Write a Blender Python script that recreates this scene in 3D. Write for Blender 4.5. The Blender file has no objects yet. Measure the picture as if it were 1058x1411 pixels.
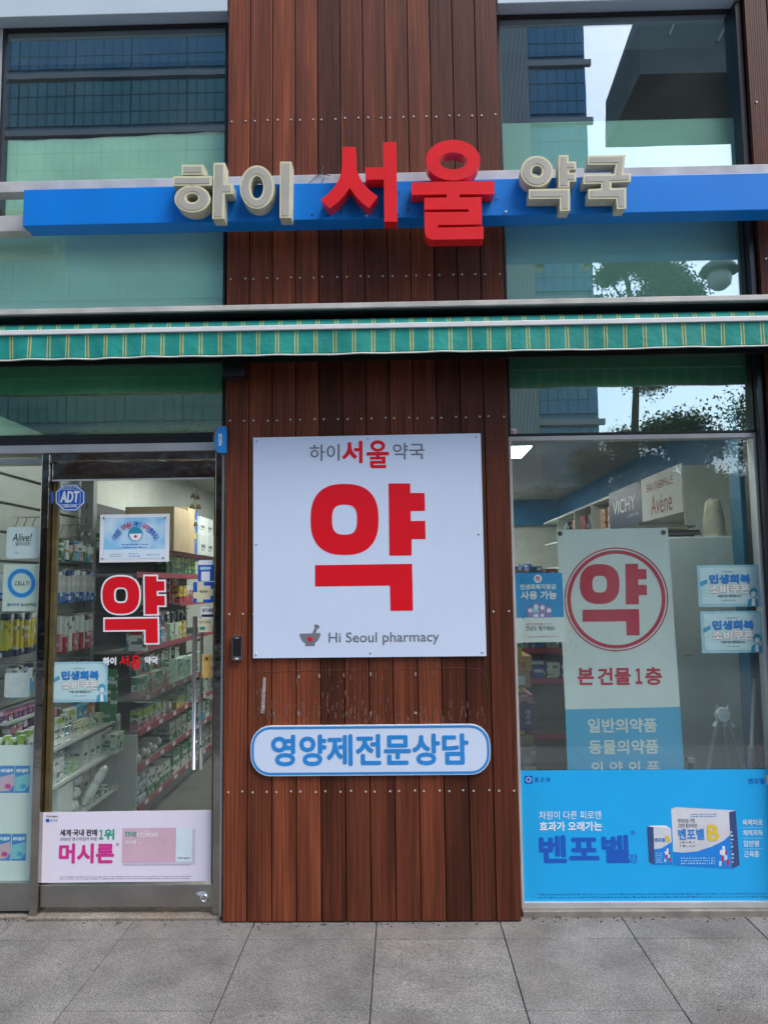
import bpy, math, random
import numpy as np
from mathutils import Vector, Matrix
from mathutils.geometry import tessellate_polygon

S = bpy.context.scene
COL = S.collection
random.seed(7)

# ------------------------------------------------------------------ camera
CAMF, CAMP = 1053.74, Vector((0.06985, -3.89539, 1.64663))
RIGHT = Vector((0.99969629, 0.02129155, -0.0124092))
UP = Vector((0.01432949, -0.09254727, 0.99560518))
FWD = Vector((-0.02004954, 0.99548062, 0.09282426))
cam = bpy.data.cameras.new('camera')
cam.sensor_fit = 'VERTICAL'; cam.sensor_height = 36.0; cam.lens = 36.0 * CAMF / 1411.0
cam.clip_start = 0.05; cam.clip_end = 2000
camo = bpy.data.objects.new('camera', cam); COL.objects.link(camo)
camo.matrix_world = Matrix(((RIGHT.x, UP.x, -FWD.x, CAMP.x), (RIGHT.y, UP.y, -FWD.y, CAMP.y),
                            (RIGHT.z, UP.z, -FWD.z, CAMP.z), (0, 0, 0, 1)))
S.camera = camo

# ------------------------------------------------------------------ sky, sun, exposure
SUN_EL, SUN_AZ = math.radians(58), math.radians(128)      # azimuth clockwise from +Y (north)
world = bpy.data.worlds.new('World'); S.world = world; world.use_nodes = True
wn = world.node_tree; bg = wn.nodes['Background']
sky = wn.nodes.new('ShaderNodeTexSky'); sky.sky_type = 'NISHITA'; sky.sun_disc = False
sky.sun_elevation = SUN_EL; sky.sun_rotation = SUN_AZ
sky.air_density = 1.0; sky.dust_density = 2.6; sky.ozone_density = 1.3
wn.links.new(sky.outputs[0], bg.inputs[0]); bg.inputs[1].default_value = 0.15
sunl = bpy.data.lights.new('sun', 'SUN'); sunl.energy = 0.8; sunl.angle = math.radians(28); sunl.color = (1, 0.97, 0.93)
suno = bpy.data.objects.new('sun', sunl); COL.objects.link(suno)
sd = Vector((math.sin(SUN_AZ) * math.cos(SUN_EL), math.cos(SUN_AZ) * math.cos(SUN_EL), math.sin(SUN_EL)))
suno.rotation_euler = sd.to_track_quat('Z', 'Y').to_euler(); suno.location = (6, -6, 12)
S.view_settings.view_transform = 'Standard'; S.view_settings.look = 'None'
S.view_settings.gamma = 1; S.view_settings.exposure = 1.38
S.cycles.use_denoising = True
S.cycles.max_bounces = 10; S.cycles.transparent_max_bounces = 24
S.cycles.sample_clamp_indirect = 6.0

# ------------------------------------------------------------------ pixel -> place (photo pixels, plane given in metres)
def ray(px, py):
    return RIGHT * ((px - 529) / CAMF) - UP * ((py - 705.5) / CAMF) + FWD
def at(px, py, Y):
    v = ray(px, py); t = (Y - CAMP.y) / v.y; p = CAMP + v * t
    return (p.x, p.z)
def atX(px, py, X):
    v = ray(px, py); t = (X - CAMP.x) / v.x; p = CAMP + v * t
    return (p.y, p.z)
def rect(x0, y0, x1, y1, Y):
    xm, ym = (x0 + x1) / 2, (y0 + y1) / 2
    return (at(x0, ym, Y)[0], at(xm, y1, Y)[1], at(x1, ym, Y)[0], at(xm, y0, Y)[1])   # X0,Z0,X1,Z1
def zz(ox, oy, k, pts):            # coordinates read in an enlarged crop -> photo pixels
    return [(ox + k * a, oy + k * b) for a, b in pts]

# ------------------------------------------------------------------ materials
MATS = {}
def lin(v):
    v /= 255.0
    return v / 12.92 if v <= 0.04045 else ((v + 0.055) / 1.055) ** 2.4
def rgb(r, g, b, k=1.2):
    return tuple(min(0.86, lin(q) * k) for q in (r, g, b))
def mat(name, col, rough=0.5, metal=0.0, var=0.06, scale=8.0, bump=0.0, bscale=60.0, spec=0.5, coat=0.0):
    if name in MATS: return MATS[name]
    m = bpy.data.materials.new(name); m.use_nodes = True; MATS[name] = m
    nt = m.node_tree; b = nt.nodes['Principled BSDF']
    b.inputs['Roughness'].default_value = rough; b.inputs['Metallic'].default_value = metal
    b.inputs['Specular IOR Level'].default_value = spec; b.inputs['Coat Weight'].default_value = coat
    tc = nt.nodes.new('ShaderNodeTexCoord')
    n = nt.nodes.new('ShaderNodeTexNoise'); n.inputs['Scale'].default_value = scale; n.inputs['Detail'].default_value = 5
    nt.links.new(tc.outputs['Object'], n.inputs['Vector'])
    r = nt.nodes.new('ShaderNodeValToRGB'); e = r.color_ramp.elements
    e[0].position = 0.3; e[1].position = 0.7
    e[0].color = (*[c * (1 - var) for c in col], 1); e[1].color = (*[min(1, c * (1 + var)) for c in col], 1)
    nt.links.new(n.outputs['Fac'], r.inputs['Fac']); nt.links.new(r.outputs['Color'], b.inputs['Base Color'])
    if bump:
        n2 = nt.nodes.new('ShaderNodeTexNoise'); n2.inputs['Scale'].default_value = bscale; n2.inputs['Detail'].default_value = 6
        nt.links.new(tc.outputs['Object'], n2.inputs['Vector'])
        bp = nt.nodes.new('ShaderNodeBump'); bp.inputs['Strength'].default_value = bump; bp.inputs['Distance'].default_value = 0.02
        nt.links.new(n2.outputs['Fac'], bp.inputs['Height']); nt.links.new(bp.outputs['Normal'], b.inputs['Normal'])
    return m
def emis(name, col, k):
    m = bpy.data.materials.new(name); m.use_nodes = True; b = m.node_tree.nodes['Principled BSDF']
    b.inputs['Base Color'].default_value = (*col, 1); b.inputs['Emission Color'].default_value = (*col, 1)
    b.inputs['Emission Strength'].default_value = k
    return m
def glass(name, tint, k, wave=0.0, haze=0.012):
    m = bpy.data.materials.new(name); m.use_nodes = True; nt = m.node_tree; nt.nodes.clear()
    o = nt.nodes.new('ShaderNodeOutputMaterial'); mx = nt.nodes.new('ShaderNodeMixShader')
    t = nt.nodes.new('ShaderNodeBsdfTransparent'); g = nt.nodes.new('ShaderNodeBsdfGlossy')
    t.inputs[0].default_value = (*tint, 1); g.inputs['Roughness'].default_value = 0.0
    g.inputs[0].default_value = (0.93, 0.98, 0.97, 1); mx.inputs[0].default_value = k
    if wave:
        tc = nt.nodes.new('ShaderNodeTexCoord'); n = nt.nodes.new('ShaderNodeTexNoise'); n.inputs['Scale'].default_value = 2.2
        nt.links.new(tc.outputs['Object'], n.inputs['Vector'])
        bp = nt.nodes.new('ShaderNodeBump'); bp.inputs['Strength'].default_value = wave; bp.inputs['Distance'].default_value = 0.02
        nt.links.new(n.outputs['Fac'], bp.inputs['Height']); nt.links.new(bp.outputs['Normal'], g.inputs['Normal'])
    nt.links.new(t.outputs[0], mx.inputs[1]); nt.links.new(g.outputs[0], mx.inputs[2]); 
    hz = nt.nodes.new('ShaderNodeMixShader'); df = nt.nodes.new('ShaderNodeBsdfDiffuse'); df.inputs[0].default_value = (0.62, 0.66, 0.64, 1)
    c2 = nt.nodes.new('ShaderNodeTexCoord'); n2 = nt.nodes.new('ShaderNodeTexNoise'); n2.inputs['Scale'].default_value = 3.5; n2.inputs['Detail'].default_value = 6
    nt.links.new(c2.outputs['Object'], n2.inputs['Vector']); mr = nt.nodes.new('ShaderNodeMapRange'); mr.inputs['From Min'].default_value = 0.3; mr.inputs['From Max'].default_value = 0.75
    mr.inputs['To Min'].default_value = haze * 0.4; mr.inputs['To Max'].default_value = haze * 2.2; nt.links.new(n2.outputs['Fac'], mr.inputs['Value']); nt.links.new(mr.outputs[0], hz.inputs[0])
    nt.links.new(mx.outputs[0], hz.inputs[1]); nt.links.new(df.outputs[0], hz.inputs[2]); nt.links.new(hz.outputs[0], o.inputs[0])
    return m
def wood_mat():
    m = bpy.data.materials.new('stained_wood'); m.use_nodes = True; nt = m.node_tree; b = nt.nodes['Principled BSDF']
    L = nt.links.new; N = nt.nodes.new
    tc = N('ShaderNodeTexCoord'); oi = N('ShaderNodeObjectInfo')
    add = N('ShaderNodeVectorMath'); add.operation = 'ADD'
    cmb = N('ShaderNodeCombineXYZ'); mul = N('ShaderNodeMath'); mul.operation = 'MULTIPLY'; mul.inputs[1].default_value = 37.0
    L(oi.outputs['Random'], mul.inputs[0]); L(mul.outputs[0], cmb.inputs['X']); L(mul.outputs[0], cmb.inputs['Z'])
    L(tc.outputs['Object'], add.inputs[0]); L(cmb.outputs[0], add.inputs[1])
    mp = N('ShaderNodeMapping'); mp.inputs['Scale'].default_value = (95, 40, 1.6); L(add.outputs[0], mp.inputs['Vector'])
    g = N('ShaderNodeTexNoise'); g.inputs['Scale'].default_value = 1.0; g.inputs['Detail'].default_value = 6; g.inputs['Roughness'].default_value = 0.65
    L(mp.outputs[0], g.inputs['Vector'])
    mp2 = N('ShaderNodeMapping'); mp2.inputs['Scale'].default_value = (9, 9, 0.8); L(add.outputs[0], mp2.inputs['Vector'])
    g2 = N('ShaderNodeTexNoise'); g2.inputs['Scale'].default_value = 1.0; g2.inputs['Detail'].default_value = 4; L(mp2.outputs[0], g2.inputs['Vector'])
    r = N('ShaderNodeValToRGB'); e = r.color_ramp.elements
    e[0].position = 0.2; e[0].color = (0.036, 0.0115, 0.007, 1); e[1].position = 0.8; e[1].color = (0.245, 0.064, 0.027, 1)
    q = e.new(0.5); q.color = (0.115, 0.029, 0.0125, 1)
    L(g.outputs['Fac'], r.inputs['Fac'])
    # slow patches and board-to-board difference
    hs = N('ShaderNodeHueSaturation'); L(r.outputs['Color'], hs.inputs['Color'])
    ma = N('ShaderNodeMapRange'); ma.inputs['To Min'].default_value = 0.52; ma.inputs['To Max'].default_value = 1.48; L(oi.outputs['Random'], ma.inputs['Value'])
    mb = N('ShaderNodeMapRange'); mb.inputs['From Min'].default_value = 0.3; mb.inputs['From Max'].default_value = 0.7
    mb.inputs['To Min'].default_value = 0.55; mb.inputs['To Max'].default_value = 1.45; L(g2.outputs['Fac'], mb.inputs['Value'])
    mm = N('ShaderNodeMath'); mm.operation = 'MULTIPLY'; L(ma.outputs[0], mm.inputs[0]); L(mb.outputs[0], mm.inputs[1]); L(mm.outputs[0], hs.inputs['Value'])
    RB = N('ShaderNodeHueSaturation'); L(hs.outputs['Color'], RB.inputs['Color']); L(RB.outputs['Color'], b.inputs['Base Color'])
    # fine reeding of the boards
    w = N('ShaderNodeTexWave'); w.wave_type = 'BANDS'; w.bands_direction = 'X'; w.inputs['Scale'].default_value = 26; w.inputs['Distortion'].default_value = 0.6
    L(tc.outputs['Object'], w.inputs['Vector'])
    ad = N('ShaderNodeMath'); ad.operation = 'MULTIPLY_ADD'; ad.inputs[1].default_value = 0.35; L(w.outputs['Fac'], ad.inputs[0]); L(g.outputs['Fac'], ad.inputs[2])
    rv = N('ShaderNodeMapRange'); rv.inputs['To Min'].default_value = 0.86; rv.inputs['To Max'].default_value = 1.10; L(w.outputs['Fac'], rv.inputs['Value']); L(rv.outputs[0], RB.inputs['Value'])
    bp = N('ShaderNodeBump'); bp.inputs['Strength'].default_value = 0.35; bp.inputs['Distance'].default_value = 0.004
    L(ad.outputs[0], bp.inputs['Height']); L(bp.outputs['Normal'], b.inputs['Normal'])
    b.inputs['Roughness'].default_value = 0.5; b.inputs['Specular IOR Level'].default_value = 0.25
    return m
def granite_mat(name, base, stain=0.35):
    m = bpy.data.materials.new(name); m.use_nodes = True; nt = m.node_tree; b = nt.nodes['Principled BSDF']
    L = nt.links.new; N = nt.nodes.new
    geo = N('ShaderNodeNewGeometry'); oi = N('ShaderNodeObjectInfo')
    v = N('ShaderNodeTexVoronoi'); v.inputs['Scale'].default_value = 210; L(geo.outputs['Position'], v.inputs['Vector'])
    n = N('ShaderNodeTexNoise'); n.inputs['Scale'].default_value = 175; n.inputs['Detail'].default_value = 5; n.inputs['Roughness'].default_value = 0.7
    L(geo.outputs['Position'], n.inputs['Vector'])
    r = N('ShaderNodeValToRGB'); e = r.color_ramp.elements
    e[0].position = 0.34; e[0].color = (*[c * 0.30 for c in base], 1); e[1].position = 0.66; e[1].color = (*[min(1, c * 1.75) for c in base], 1)
    L(n.outputs['Fac'], r.inputs['Fac'])
    sp = N('ShaderNodeSeparateColor'); L(v.outputs['Color'], sp.inputs[0])
    vr = N('ShaderNodeMapRange'); vr.inputs['To Min'].default_value = 0.72; vr.inputs['To Max'].default_value = 1.28; L(sp.outputs[0], vr.inputs['Value'])
    # large soft stains
    n2 = N('ShaderNodeTexNoise'); n2.inputs['Scale'].default_value = 3.2; n2.inputs['Detail'].default_value = 6; n2.inputs['Roughness'].default_value = 0.6
    L(geo.outputs['Position'], n2.inputs['Vector'])
    sr = N('ShaderNodeMapRange'); sr.inputs['From Min'].default_value = 0.35; sr.inputs['From Max'].default_value = 0.68
    sr.inputs['To Min'].default_value = 0.66; sr.inputs['To Max'].default_value = 1.14; L(n2.outputs['Fac'], sr.inputs['Value'])
    tr = N('ShaderNodeMapRange'); tr.inputs['To Min'].default_value = 0.9; tr.inputs['To Max'].default_value = 1.08; L(oi.outputs['Random'], tr.inputs['Value'])
    a = N('ShaderNodeMath'); a.operation = 'MULTIPLY'; L(vr.outputs[0], a.inputs[0]); L(sr.outputs[0], a.inputs[1])
    a2 = N('ShaderNodeMath'); a2.operation = 'MULTIPLY'; L(a.outputs[0], a2.inputs[0]); L(tr.outputs[0], a2.inputs[1])
    hs = N('ShaderNodeHueSaturation'); L(r.outputs['Color'], hs.inputs['Color']); L(a2.outputs[0], hs.inputs['Value'])
    n3 = N('ShaderNodeTexNoise'); n3.inputs['Scale'].default_value = 2.1; n3.inputs['Detail'].default_value = 5; L(geo.outputs['Position'], n3.inputs['Vector'])
    rr = N('ShaderNodeMapRange'); rr.inputs['From Min'].default_value = 0.5; rr.inputs['From Max'].default_value = 0.75; rr.inputs['To Max'].default_value = stain
    L(n3.outputs['Fac'], rr.inputs['Value'])
    mx = N('ShaderNodeMix'); mx.data_type = 'RGBA'; mx.blend_type = 'MULTIPLY'; mx.inputs[7].default_value = (0.86, 0.70, 0.50, 1)
    L(rr.outputs[0], mx.inputs[0]); L(hs.outputs['Color'], mx.inputs[6]); L(mx.outputs[2], b.inputs['Base Color'])
    bp = N('ShaderNodeBump'); bp.inputs['Strength'].default_value = 0.5; bp.inputs['Distance'].default_value = 0.004
    L(n.outputs['Fac'], bp.inputs['Height']); L(bp.outputs['Normal'], b.inputs['Normal'])
    b.inputs['Roughness'].default_value = 0.82
    return m
def awning_mat():
    m = bpy.data.materials.new('striped_canvas'); m.use_nodes = True; nt = m.node_tree; b = nt.nodes['Principled BSDF']
    L = nt.links.new; N = nt.nodes.new
    tc = N('ShaderNodeTexCoord'); sx = N('ShaderNodeSeparateXYZ'); L(tc.outputs['Object'], sx.inputs[0])
    d = N('ShaderNodeMath'); d.operation = 'DIVIDE'; d.inputs[1].default_value = 0.0938; L(sx.outputs['X'], d.inputs[0])
    fr = N('ShaderNodeMath'); fr.operation = 'FRACT'; L(d.outputs[0], fr.inputs[0])
    r = N('ShaderNodeValToRGB'); r.color_ramp.interpolation = 'CONSTANT'; e = r.color_ramp.elements
    G = (0.003, 0.26, 0.215, 1); Yl = (0.48, 0.47, 0.18, 1); D = (0.03, 0.23, 0.13, 1)
    e[0].position = 0; e[0].color = G; e[1].position = 0.42; e[1].color = Yl
    for p, c in ((0.475, D), (0.56, Yl), (0.615, G)):
        q = e.new(p); q.color = c
    L(fr.outputs[0], r.inputs['Fac'])
    n = N('ShaderNodeTexNoise'); n.inputs['Scale'].default_value = 5; n.inputs['Detail'].default_value = 5; L(tc.outputs['Object'], n.inputs['Vector'])
    mr = N('ShaderNodeMapRange'); mr.inputs['From Min'].default_value = 0.3; mr.inputs['From Max'].default_value = 0.7; mr.inputs['To Min'].default_value = 0.82; mr.inputs['To Max'].default_value = 1.1
    L(n.outputs['Fac'], mr.inputs['Value']); hs = N('ShaderNodeHueSaturation'); L(r.outputs['Color'], hs.inputs['Color']); L(mr.outputs[0], hs.inputs['Value'])
    L(hs.outputs['Color'], b.inputs['Base Color']); b.inputs['Roughness'].default_value = 0.7
    n2 = N('ShaderNodeTexNoise'); n2.inputs['Scale'].default_value = 14; n2.inputs['Detail'].default_value = 3; L(tc.outputs['Object'], n2.inputs['Vector'])
    bp = N('ShaderNodeBump'); bp.inputs['Strength'].default_value = 0.35; bp.inputs['Distance'].default_value = 0.02
    L(n2.outputs['Fac'], bp.inputs['Height']); L(bp.outputs['Normal'], b.inputs['Normal'])
    return m

WOOD = wood_mat()
GRAN = granite_mat('paving_granite', (0.172, 0.166, 0.155))
GRAN2 = granite_mat('sill_granite', (0.22, 0.195, 0.16), 0.7)
JOINT = mat('joint_mortar', (0.045, 0.043, 0.04), 0.9)
ASPH = mat('asphalt', (0.06, 0.06, 0.06), 0.9, bump=0.4, bscale=40)
BLACK = mat('black_gasket', (0.012, 0.012, 0.013), 0.45)
STEEL = mat('brushed_steel', (0.42, 0.41, 0.39), 0.34, 1.0, 0.22, 3.0, 0.02, 9)
POLISH = mat('polished_steel', (0.38, 0.36, 0.33), 0.10, 1.0, 0.15, 4.0, 0.25, 7)
BRASS = mat('aged_brass_edge', (0.13, 0.10, 0.04), 0.5, 0.5, 0.3, 12)
ALU = mat('pale_aluminium', (0.50, 0.50, 0.49), 0.45, 0.3, 0.12, 6)
RAILG = mat('grey_painted_rail', (0.44, 0.43, 0.42), 0.55, 0.0, 0.2, 7)
LINT = mat('white_lintel_panel', (0.50, 0.59, 0.65), 0.35, 0, 0.05, 3)
FILM = mat('teal_window_film', (0.58, 0.84, 0.72), 0.6, 0, 0.10, 2.5)
FILMG = mat('pale_green_window_film', (0.60, 0.82, 0.60), 0.65, 0, 0.16, 3.5)
GLU = glass('coated_glass', (0.90, 0.98, 0.955), 0.31, 0.006)
GLM = glass('coated_glass_left', (0.92, 0.985, 0.965), 0.14, 0.004)
GLML = glass('coated_glass_top', (0.92, 0.985, 0.965), 0.24, 0.006)
GLT = glass('transom_glass', (0.66, 0.86, 0.77), 0.14, 0.004)
GLRT = glass('transom_glass_right', (0.72, 0.88, 0.81), 0.31, 0.004)
GLS = glass('shop_glass', (0.92, 0.97, 0.96), 0.045, 0.01)
GLR = glass('shop_window_glass', (0.90, 0.955, 0.94), 0.095, 0.008, 0.020)
BLUE = mat('blue_sign_paint', (0.001, 0.185, 0.64), 0.42, 0, 0.10, 2.2, spec=0.3)
RED = mat('red_letter_paint', (0.74, 0.016, 0.020), 0.3, 0, 0.06, 6, coat=0.15)
CREAM = mat('cream_letter_edge', (0.62, 0.60, 0.38), 0.45, 0, 0.07, 12)
CRSIDE = mat('cream_letter_side', (0.52, 0.50, 0.40), 0.5, 0, 0.14, 12)
GREYF = mat('grey_letter_face', (0.38, 0.36, 0.31), 0.5, 0, 0.07, 10)
BOARD = mat('white_sign_board', (0.58, 0.68, 0.83), 0.35, 0, 0.025, 2.5)
PRED = mat('red_print', (0.68, 0.006, 0.016), 0.35, 0, 0.04)
DKRED = mat('crimson_print', (0.55, 0.02, 0.06), 0.5, 0, 0.04)
PGREY = mat('grey_print', (0.16, 0.17, 0.20), 0.5)
PBLACK = mat('black_print', (0.02, 0.02, 0.022), 0.5)
PBLUE = mat('blue_print', (0.02, 0.23, 0.60), 0.4)
NAVY = mat('deep_blue_print', (0.01, 0.10, 0.50), 0.4)
PWHITE = mat('white_print', (0.80, 0.82, 0.84), 0.5, 0, 0.02)
PAPER = mat('white_paper', (0.74, 0.76, 0.76), 0.6, 0, 0.03)
SKYB = mat('sky_blue_print', (0.010, 0.39, 0.80), 0.35, 0, 0.04, 2)
CYANB = mat('cyan_banner_print', (0.05, 0.37, 0.62), 0.5, 0, 0.04, 3)
PALEB = mat('pale_blue_print', (0.42, 0.66, 0.80), 0.5, 0, 0.03)
VPALE = mat('very_pale_blue_print', (0.66, 0.78, 0.85), 0.5, 0, 0.03)
BANW = mat('banner_vinyl', (0.68, 0.72, 0.71), 0.45, 0, 0.03, 3)
LAV = mat('lavender_ad_print', (0.72, 0.68, 0.79), 0.4, 0, 0.02, 2)
MAG = mat('magenta_print', (0.60, 0.03, 0.25), 0.4)
GREENP = mat('green_print', (0.02, 0.33, 0.20), 0.4)
PINKP = mat('pink_print', (0.60, 0.40, 0.49), 0.4)
YELP = mat('yellow_print', (0.70, 0.52, 0.05), 0.5)
ORGP = mat('orange_print', (0.66, 0.30, 0.18), 0.5)
SILV = mat('silver_print', (0.64, 0.66, 0.70), 0.35, 0.1, 0.1, 6)
DARK = mat('dark_plastic', (0.014, 0.014, 0.016), 0.3)
CHROME = mat('chrome', (0.62, 0.62, 0.63), 0.14, 1.0, 0.05)

# ------------------------------------------------------------------ mesh helpers
def leaf_object(name, parent, centres, sizes, m, seed):
    """one mesh of many small four-cornered leaves"""
    g = np.random.default_rng(seed); n = len(centres)
    u = g.normal(size=(n, 3)); u /= np.linalg.norm(u, axis=1)[:, None]
    w = g.normal(size=(n, 3)); v = np.cross(u, w); v /= np.linalg.norm(v, axis=1)[:, None]
    s_ = sizes[:, None]; P = np.stack([centres - u * s_, centres - v * s_ * 0.5, centres + u * s_, centres + v * s_ * 0.5], 1).reshape(-1, 3)
    base = wpos(parent); P = P - np.array(base)
    me = bpy.data.meshes.new(name); me.vertices.add(4 * n); me.vertices.foreach_set('co', P.astype(np.float32).ravel())
    me.loops.add(4 * n); me.loops.foreach_set('vertex_index', np.arange(4 * n, dtype=np.int32))
    me.polygons.add(n); me.polygons.foreach_set('loop_start', np.arange(0, 4 * n, 4, dtype=np.int32))
    me.materials.append(m); me.update(calc_edges=True); me.validate()
    o = bpy.data.objects.new(name, me); COL.objects.link(o); o.parent = parent
    return o
class MB:
    def __init__(s): s.v = []; s.f = []; s.m = []; s.sm = []; s.mats = []
    def mi(s, m):
        if m not in s.mats: s.mats.append(m)
        return s.mats.index(m)
    def face(s, idx, m, smooth=False):
        s.f.append(tuple(idx)); s.m.append(s.mi(m)); s.sm.append(smooth)
    def box(s, x0, y0, z0, x1, y1, z1, m, M=None):
        k = len(s.v)
        for x, y, z in ((x0, y0, z0), (x1, y0, z0), (x1, y1, z0), (x0, y1, z0), (x0, y0, z1), (x1, y0, z1), (x1, y1, z1), (x0, y1, z1)):
            p = Vector((x, y, z)); s.v.append(tuple(M @ p) if M else (x, y, z))
        for q in ((0, 3, 2, 1), (4, 5, 6, 7), (0, 1, 5, 4), (1, 2, 6, 5), (2, 3, 7, 6), (3, 0, 4, 7)):
            s.face([k + i for i in q], m)
        return s
    def poly(s, loops, O, U, V, m):
        """flat filled outline (with holes); loops hold (u, v)"""
        pts = [[Vector((a, b, 0)) for a, b in l] for l in loops]
        k = len(s.v)
        for l in loops:
            for a, b in l: s.v.append(tuple(Vector(O) + Vector(U) * a + Vector(V) * b))
        for t in tessellate_polygon(pts): s.face([k + i for i in t], m)
        return s
    def flat(s, loops, Y, m):
        return s.poly(loops, (0, Y, 0), (1, 0, 0), (0, 0, 1), m)
    def prism(s, loops, Yf, Yb, mf, ms):
        s.flat(loops, Yf, mf); s.flat(loops, Yb, ms)
        for l in loops:
            k = len(s.v); n = len(l)
            for a, b in l: s.v.append((a, Yf, b))
            for a, b in l: s.v.append((a, Yb, b))
            for i in range(n):
                j = (i + 1) % n; s.face((k + i, k + j, k + n + j, k + n + i), ms)
        return s
    def tube(s, pts, r, m, seg=8, r2=None, cap=True):
        k = len(s.v); n = len(pts)
        for i, p in enumerate(pts):
            p = Vector(p)
            d = (Vector(pts[min(i + 1, n - 1)]) - Vector(pts[max(i - 1, 0)])).normalized()
            a = d.orthogonal().normalized() if abs(d.z) > 0.95 else d.cross(Vector((0, 0, 1))).normalized()
            b = d.cross(a)
            rr = r if r2 is None else r + (r2 - r) * i / max(1, n - 1)
            for j in range(seg):
                t = 2 * math.pi * j / seg
                s.v.append(tuple(p + a * (rr * math.cos(t)) + b * (rr * math.sin(t))))
        for i in range(n - 1):
            for j in range(seg):
                j2 = (j + 1) % seg
                s.face((k + i * seg + j, k + i * seg + j2, k + (i + 1) * seg + j2, k + (i + 1) * seg + j), m, True)
        if cap:
            s.face([k + j for j in range(seg)], m); s.face([k + (n - 1) * seg + j for j in range(seg)][::-1], m)
        return s
    def lathe(s, prof, c, m, seg=20, axis='Z'):
        k = len(s.v); n = len(prof)
        for r, h in prof:
            for j in range(seg):
                t = 2 * math.pi * j / seg; a, b = r * math.cos(t), r * math.sin(t)
                s.v.append((c[0] + a, c[1] + b, c[2] + h) if axis == 'Z' else (c[0] + a, c[1] + h, c[2] + b))
        for i in range(n - 1):
            for j in range(seg):
                j2 = (j + 1) % seg
                s.face((k + i * seg + j, k + i * seg + j2, k + (i + 1) * seg + j2, k + (i + 1) * seg + j), m, True)
        s.face([k + j for j in range(seg)], m); s.face([k + (n - 1) * seg + j for j in range(seg)], m)
        return s
    def mesh(s, name, off=(0, 0, 0)):
        me = bpy.data.meshes.new(name)
        me.from_pydata([(a - off[0], b - off[1], c - off[2]) for a, b, c in s.v], [], s.f)
        for m in s.mats: me.materials.append(m)
        me.polygons.foreach_set('material_index', s.m); me.polygons.foreach_set('use_smooth', s.sm); me.update()
        return me

def wpos(o):
    p = Vector((0, 0, 0))
    while o: p += o.location; o = o.parent
    return p
def tag(o, label=None, cat=None, group=None, kind=None):
    if label: o['label'] = label
    if cat: o['category'] = cat
    if group: o['group'] = group
    if kind: o['kind'] = kind
    return o
def obj(name, mb, parent=None, bevel=0, loc=None):
    """links the collected shape (world coordinates) as one mesh object; parts keep their parent's frame"""
    if parent is not None:
        base = wpos(parent); own = Vector(loc) if loc else base
        o = bpy.data.objects.new(name, mb.mesh(name, own)); o.parent = parent; o.location = own - base
    else:
        own = Vector(loc) if loc else Vector((0, 0, 0))
        o = bpy.data.objects.new(name, mb.mesh(name, own)); o.location = own
    COL.objects.link(o)
    if bevel:
        b = o.modifiers.new('bevel', 'BEVEL'); b.width = bevel; b.segments = 2; b.limit_method = 'ANGLE'
    return o
def thing(name, label, cat, loc, group=None):
    o = bpy.data.objects.new(name, None); o.location = loc; o.empty_display_size = 0.1; COL.objects.link(o)
    return tag(o, label, cat, group)
def boxp(name, parent, x0, y0, z0, x1, y1, z1, m, bevel=0):
    return obj(name, MB().box(x0, y0, z0, x1, y1, z1, m), parent, bevel)
def ell(cx, cy, rx, ry, seg=48, n=2.0):
    out = []
    for i in range(seg):
        t = 2 * math.pi * i / seg; c, s_ = math.cos(t), math.sin(t)
        out.append((cx + rx * math.copysign(abs(c) ** (2 / n), c), cy + ry * math.copysign(abs(s_) ** (2 / n), s_)))
    return out
def rrect(x0, z0, x1, z1, r, seg=6):
    out = []
    for cx, cz, a in ((x1 - r, z1 - r, 0), (x0 + r, z1 - r, 90), (x0 + r, z0 + r, 180), (x1 - r, z0 + r, 270)):
        for i in range(seg + 1):
            t = math.radians(a + 90 * i / seg); out.append((cx + r * math.cos(t), cz + r * math.sin(t)))
    return out
def rc(x0, z0, x1, z1): return [(x0, z0), (x1, z0), (x1, z1), (x0, z1)]
def offset(l, d):
    """grow (d>0) or shrink an outline"""
    n = len(l); A = sum(l[i][0] * l[(i + 1) % n][1] - l[(i + 1) % n][0] * l[i][1] for i in range(n))
    sg = 1 if A > 0 else -1; out = []
    for i in range(n):
        p0, p, p1 = Vector(l[i - 1]), Vector(l[i]), Vector(l[(i + 1) % n])
        a, b = (p - p0).normalized(), (p1 - p).normalized()
        na, nb = Vector((a.y, -a.x)) * sg, Vector((b.y, -b.x)) * sg
        h = na + nb; k = h.length_squared
        h = h * (2 / k) if k > 0.3 else na
        out.append(tuple(p + h * d))
    return out
def onplane(pts, Y): return [at(x, y, Y) for x, y in pts]
def quad(x0, y0, x1, y1, Y):
    X0, Z0, X1, Z1 = rect(x0, y0, x1, y1, Y); return rc(X0, Z0, X1, Z1)

TEXT_CACHE = {}
def glyphs(body, bold=0.0, shear=0.0):
    key = (body, bold, shear)
    if key not in TEXT_CACHE:
        c = bpy.data.curves.new('text', 'FONT'); c.body = body; c.size = 1; c.offset = bold; c.shear = shear; c.resolution_u = 3
        o = bpy.data.objects.new('text', c); COL.objects.link(o)
        me = bpy.data.meshes.new_from_object(o.evaluated_get(bpy.context.evaluated_depsgraph_get()))
        v = [tuple(q.co[:2]) for q in me.vertices]; f = [tuple(p.vertices) for p in me.polygons]
        bpy.data.objects.remove(o); bpy.data.curves.remove(c); bpy.data.meshes.remove(me)
        xs = [a for a, b in v]; ys = [b for a, b in v]; x0, x1, y0, y1 = min(xs), max(xs), min(ys), max(ys)
        TEXT_CACHE[key] = ([((a - x0) / (x1 - x0), (b - y0) / (y1 - y0)) for a, b in v], f)
    return TEXT_CACHE[key]
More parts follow.
